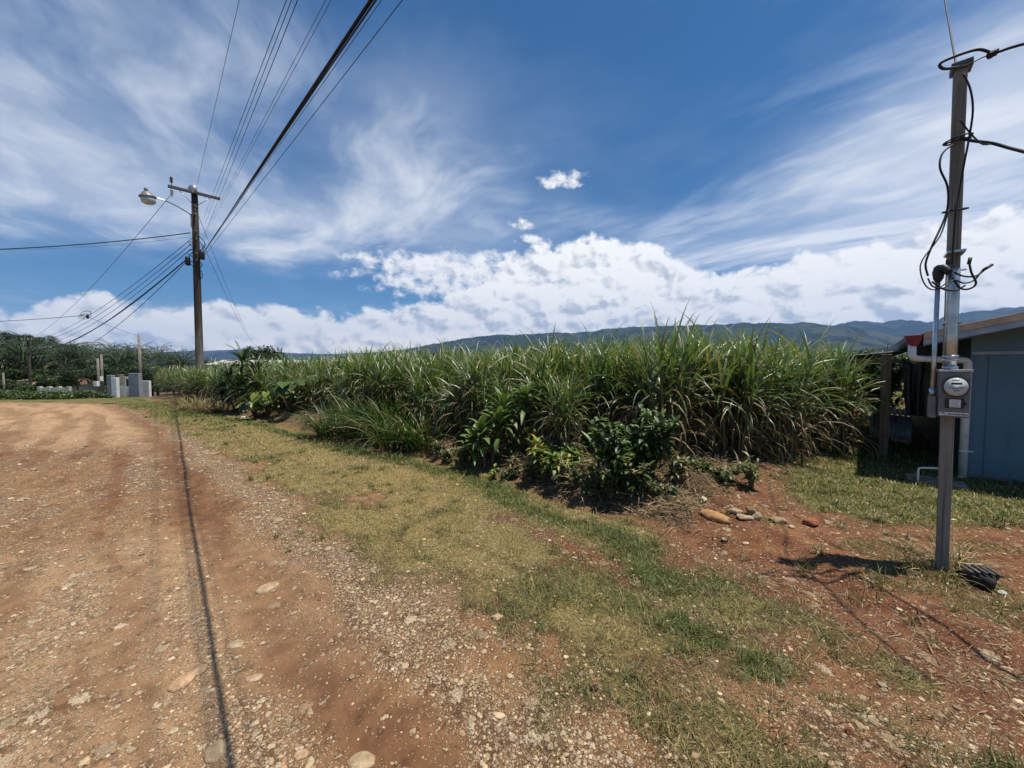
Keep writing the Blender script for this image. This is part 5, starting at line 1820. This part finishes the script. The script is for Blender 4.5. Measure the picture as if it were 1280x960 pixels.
def tree_geo(seed, h, rad, trunk=.25, nleaf=2600, leaf=.35, cA=(.035, .062, .017), squash=.8):
    rg = np.random.default_rng(seed); tr, cr = Geo(), Geo()
    tube(tr, [(0, 0, -.5), (.05, .03, h * .3), (0, 0, h * .6)], [trunk, trunk * .75, trunk * .45], 9, (.1, .08, .06))
    lob = []
    for k in range(13):
        a = rg.uniform(0, 6.28); q = rad * .72 * math.sqrt(rg.random()); z = h - rad * squash * rg.uniform(.25, 1.5)
        lob.append((math.cos(a) * q, math.sin(a) * q, z, rad * rg.uniform(.30, .52)))
        tube(tr, [Vector((0, 0, h * rg.uniform(.25, .5))), Vector((math.cos(a) * q * .6, math.sin(a) * q * .6, z * .85)), Vector((math.cos(a) * q, math.sin(a) * q, z))], [trunk * .35, trunk * .22, .03], 5, (.1, .08, .06))
    per = nleaf // len(lob)
    for lx, ly, lz, lr in lob:
        d = rg.normal(size=(per, 3)); d /= np.linalg.norm(d, axis=1)[:, None]
        q = lr * rg.uniform(.45, 1.08, per) ** .7
        B = np.stack([lx + d[:, 0] * q, ly + d[:, 1] * q, lz + d[:, 2] * q * squash], 1)
        c = jit(cA, per, .4) * rg.uniform(.75, 1.25)
        ribbons(cr, B, rg.uniform(0, 6.28, per), rg.uniform(-.8, 1.2, per), rg.uniform(-.3, 1.2, per), leaf * rg.uniform(.7, 1.3, per), leaf * .55 * rg.uniform(.7, 1.2, per), 2, None, c, c * 1.1, 'leaf', rg.uniform(-1, 1, per))
    return tr, cr


def plant_tree(proto, used, x, y, s, rz, label, h0=None):
    o = copy_tree(proto) if proto.name in used else proto
    used.add(proto.name)
    o.location = (x, y, hz(x, y) - .1); o.rotation_euler = (0, 0, rz); o.scale = (s, s, s)
    o['label'] = label
    return o


pal_p = []
for k in range(5):
    tr, cr = palm_geo(300 + k, 3.6 + .5 * k, 26, 4.3)
    r0 = empty('oil_palm', (0, 0, 0), 0, '', 'palm', 'oil palms on the far slope'); obj('trunk', tr, M_bark, r0); obj('crown', cr, M_palm, r0); pal_p.append(r0)
used = set(); rg = np.random.default_rng(77)
PALL = 'dark green oil palm among the other palms of the plantation beyond the road'
row = 0
for d in (60, 68, 77, 87, 98):
    lo, hi = -1.40, {60: -.99, 68: -.93, 77: -.86, 87: -.80, 98: -.74}[d]
    q = lo
    while q < hi:
        x = d * (q + rg.uniform(-.02, .02)); y = d + rg.uniform(-2, 2)
        zt = D(640 + q * FPX, float(np.interp(640 + q * FPX, [-50, 0, 50, 100, 150, 200, 240, 300], [417, 418, 421, 425, 428, 432, 438, 442])) + rg.uniform(-3, 5), d).z
        k = int(rg.integers(0, 5)); th = 3.6 + .5 * k + 3.0
        s = max(.75, min(1.45, (zt - hz(x, y)) / th))
        plant_tree(pal_p[k], used, x, y, s, rg.uniform(0, 6.28), PALL)
        q += 6.6 / d
tree_p = []
for k, (h, r_, c) in enumerate([(7.5, 3.6, (.030, .050, .015)), (6.0, 2.9, (.045, .070, .018)), (9, 4.4, (.026, .045, .014)), (4.2, 2.2, (.055, .080, .02))]):
    tr, cr = tree_geo(400 + k, h, r_, .25, 3200, .42, c)
    r0 = empty('leafy_tree', (0, 0, 0), 0, '', 'tree', 'broad leaved trees in the distance'); obj('trunk', tr, M_bark, r0); obj('crown', cr, M_tree, r0); tree_p.append(r0)
usedt = set()
def tree_at(u, vtop, d, k, label, wide=1.0):
    tp = D(u, vtop, d); h0 = (7.5, 6.0, 9, 4.2)[k]
    s = (tp.z - hz(tp.x, d) + .1) / (h0 + .25)
    o = plant_tree(tree_p[k], usedt, tp.x, d, s, rg.uniform(0, 6.28), label)
    o.scale = (s * wide, s * wide, s)
tree_at(325, 433.5, 72, 0, 'round dark tree standing alone above the cane by the long shed', 1.0)
UND = 'dark understorey tree in the gloom beneath the oil palms'
for i, u in enumerate(range(-60, 262, 13)):
    tree_at(u + rg.uniform(-4, 4), float(np.interp(u, [-60, 60, 262], [455, 459, 460])) + rg.uniform(-4, 5), 57 + (i % 3) * 4, (i * 2) % 3, UND, 1.25)
tree_at(96, 458, 44, 2, 'broad dark tree spreading beside the pair of posts', 1.0)
tree_at(60, 468, 42, 1, 'bushy mid green tree beside the rusty roofed house', .9)
tree_at(78, 463, 50, 3, 'small light green tree behind the rusty roofed house', .9)
tree_at(14, 474, 44, 1, 'bushy tree behind the left end of the hedge', 1.2)
tree_at(36, 478, 42, 3, 'low bush tree before the tiny white house', 1.3)
HILL = 'rounded tree on the wooded hilltop at the far left'
for i, (u, v) in enumerate([(-30, 412), (-8, 414), (10, 414), (28, 418), (44, 421), (58, 420), (-50, 414), (-80, 416), (70, 427), (20, 424), (-15, 424), (40, 428), (90, 430)]):
    tree_at(u, v, 118 + (i % 4) * 4, i % 3, HILL, 1.15)
# clusters in the valley beyond the cane at the right
VAL = 'dark tree in the valley belt behind the right end of the cane'
for i, u in enumerate(range(985, 1135, 9)):
    tree_at(u + rg.uniform(-3, 3), float(np.interp(u, [985, 1060, 1135], [446, 440, 437])) + rg.uniform(-2, 4), 95 + (i % 4) * 12, i % 3, VAL, 1.3)

# valley woodland that reads as one mass
def build_wood():
    x, y, r, rg_ = scatter(900, 230, 1100, (-30, 62), 12, 1.6)
    F = Geo(); pr = [tree_geo(500 + k, 7.5, 4.6, .3, 900, .8, (.026, .044, .014))[1] for k in range(3)]
    z = H(x, y)
    for i in range(len(x)):
        if vnoise(np.array([x[i] / 90]), np.array([y[i] / 90]), 5)[0] < .38: continue
        s = rg_.uniform(.8, 1.5)
        F.merge(pr[i % 3], Matrix.Translation((x[i], y[i], z[i])) @ Matrix.Rotation(rg_.uniform(0, 6.28), 4, 'Z') @ Matrix.Diagonal((s * 1.3, s * 1.3, s, 1)))
    tag(obj('far_woodland', F, M_tree), 'dark belt of far woodland on the valley floor below the mountains', 'woodland', kind='stuff')


build_wood()


# hedge beyond the road, with taller weeds
def build_hedge():
    rg_ = np.random.default_rng(21)
    lv, st = Geo(), Geo()
    a, b = D(-260, 499, 21.5), D(121, 498, 22.5)
    n = 15000
    t = rg_.random(n); q = rg_.uniform(-1, 1, n)
    x = a.x + (b.x - a.x) * t; y = a.y + (b.y - a.y) * t + q * 1.1
    top = .14 + .17 * fbm(x * .7, y * .5, 3, 9) + .14 * (fbm(x * .22, y * .22, 2, 4) > .52)
    z = H(x, y) + top * np.sqrt(rg_.random(n)) * np.sqrt(np.maximum(0, 1 - q * q)) * 1.15
    c = jit((.058, .088, .022), n, .45) * (.7 + .6 * fbm(x * 1.5, y * 1.5, 2, 3))[:, None]
    ribbons(lv, np.stack([x, y, z], 1), rg_.uniform(0, 6.28, n), rg_.uniform(-.4, 1.3, n), rg_.uniform(0, 1.2, n), rg_.uniform(.10, .22, n), rg_.uniform(.06, .12, n), 2, None, c, c * 1.1, 'leaf', rg_.uniform(-1, 1, n))
    for k in range(130):
        tt = rg_.random(); p = a.lerp(b, tt) + Vector((0, rg_.uniform(-.8, .8), 0)); zz = hz(p.x, p.y)
        tube(st, [(p.x, p.y, zz - .05), (p.x + rg_.uniform(-.15, .15), p.y, zz + .45)], .008, 4, (.09, .07, .04))
    root = empty('hedge', (0, 0, 0), 0, 'low bright green weedy hedge along the far side of the road', 'hedge')
    obj('leaves', lv, M_tree, root); tag(obj('stems', st, M_bark, root), kind='stuff')


build_hedge()
# a leafy banana-like shrub seen between the wooden post and the house
r0 = leafy('leafy_shrub', at(1122, 545) + Vector((1.2, 1.6, 0)), 'bright green leafy shrub behind the dark wooden post', 'shrub', bush_geo(90, .75, 1.75, 1300, .22, .07, (.06, .095, .022), None, 16), MM, SN)
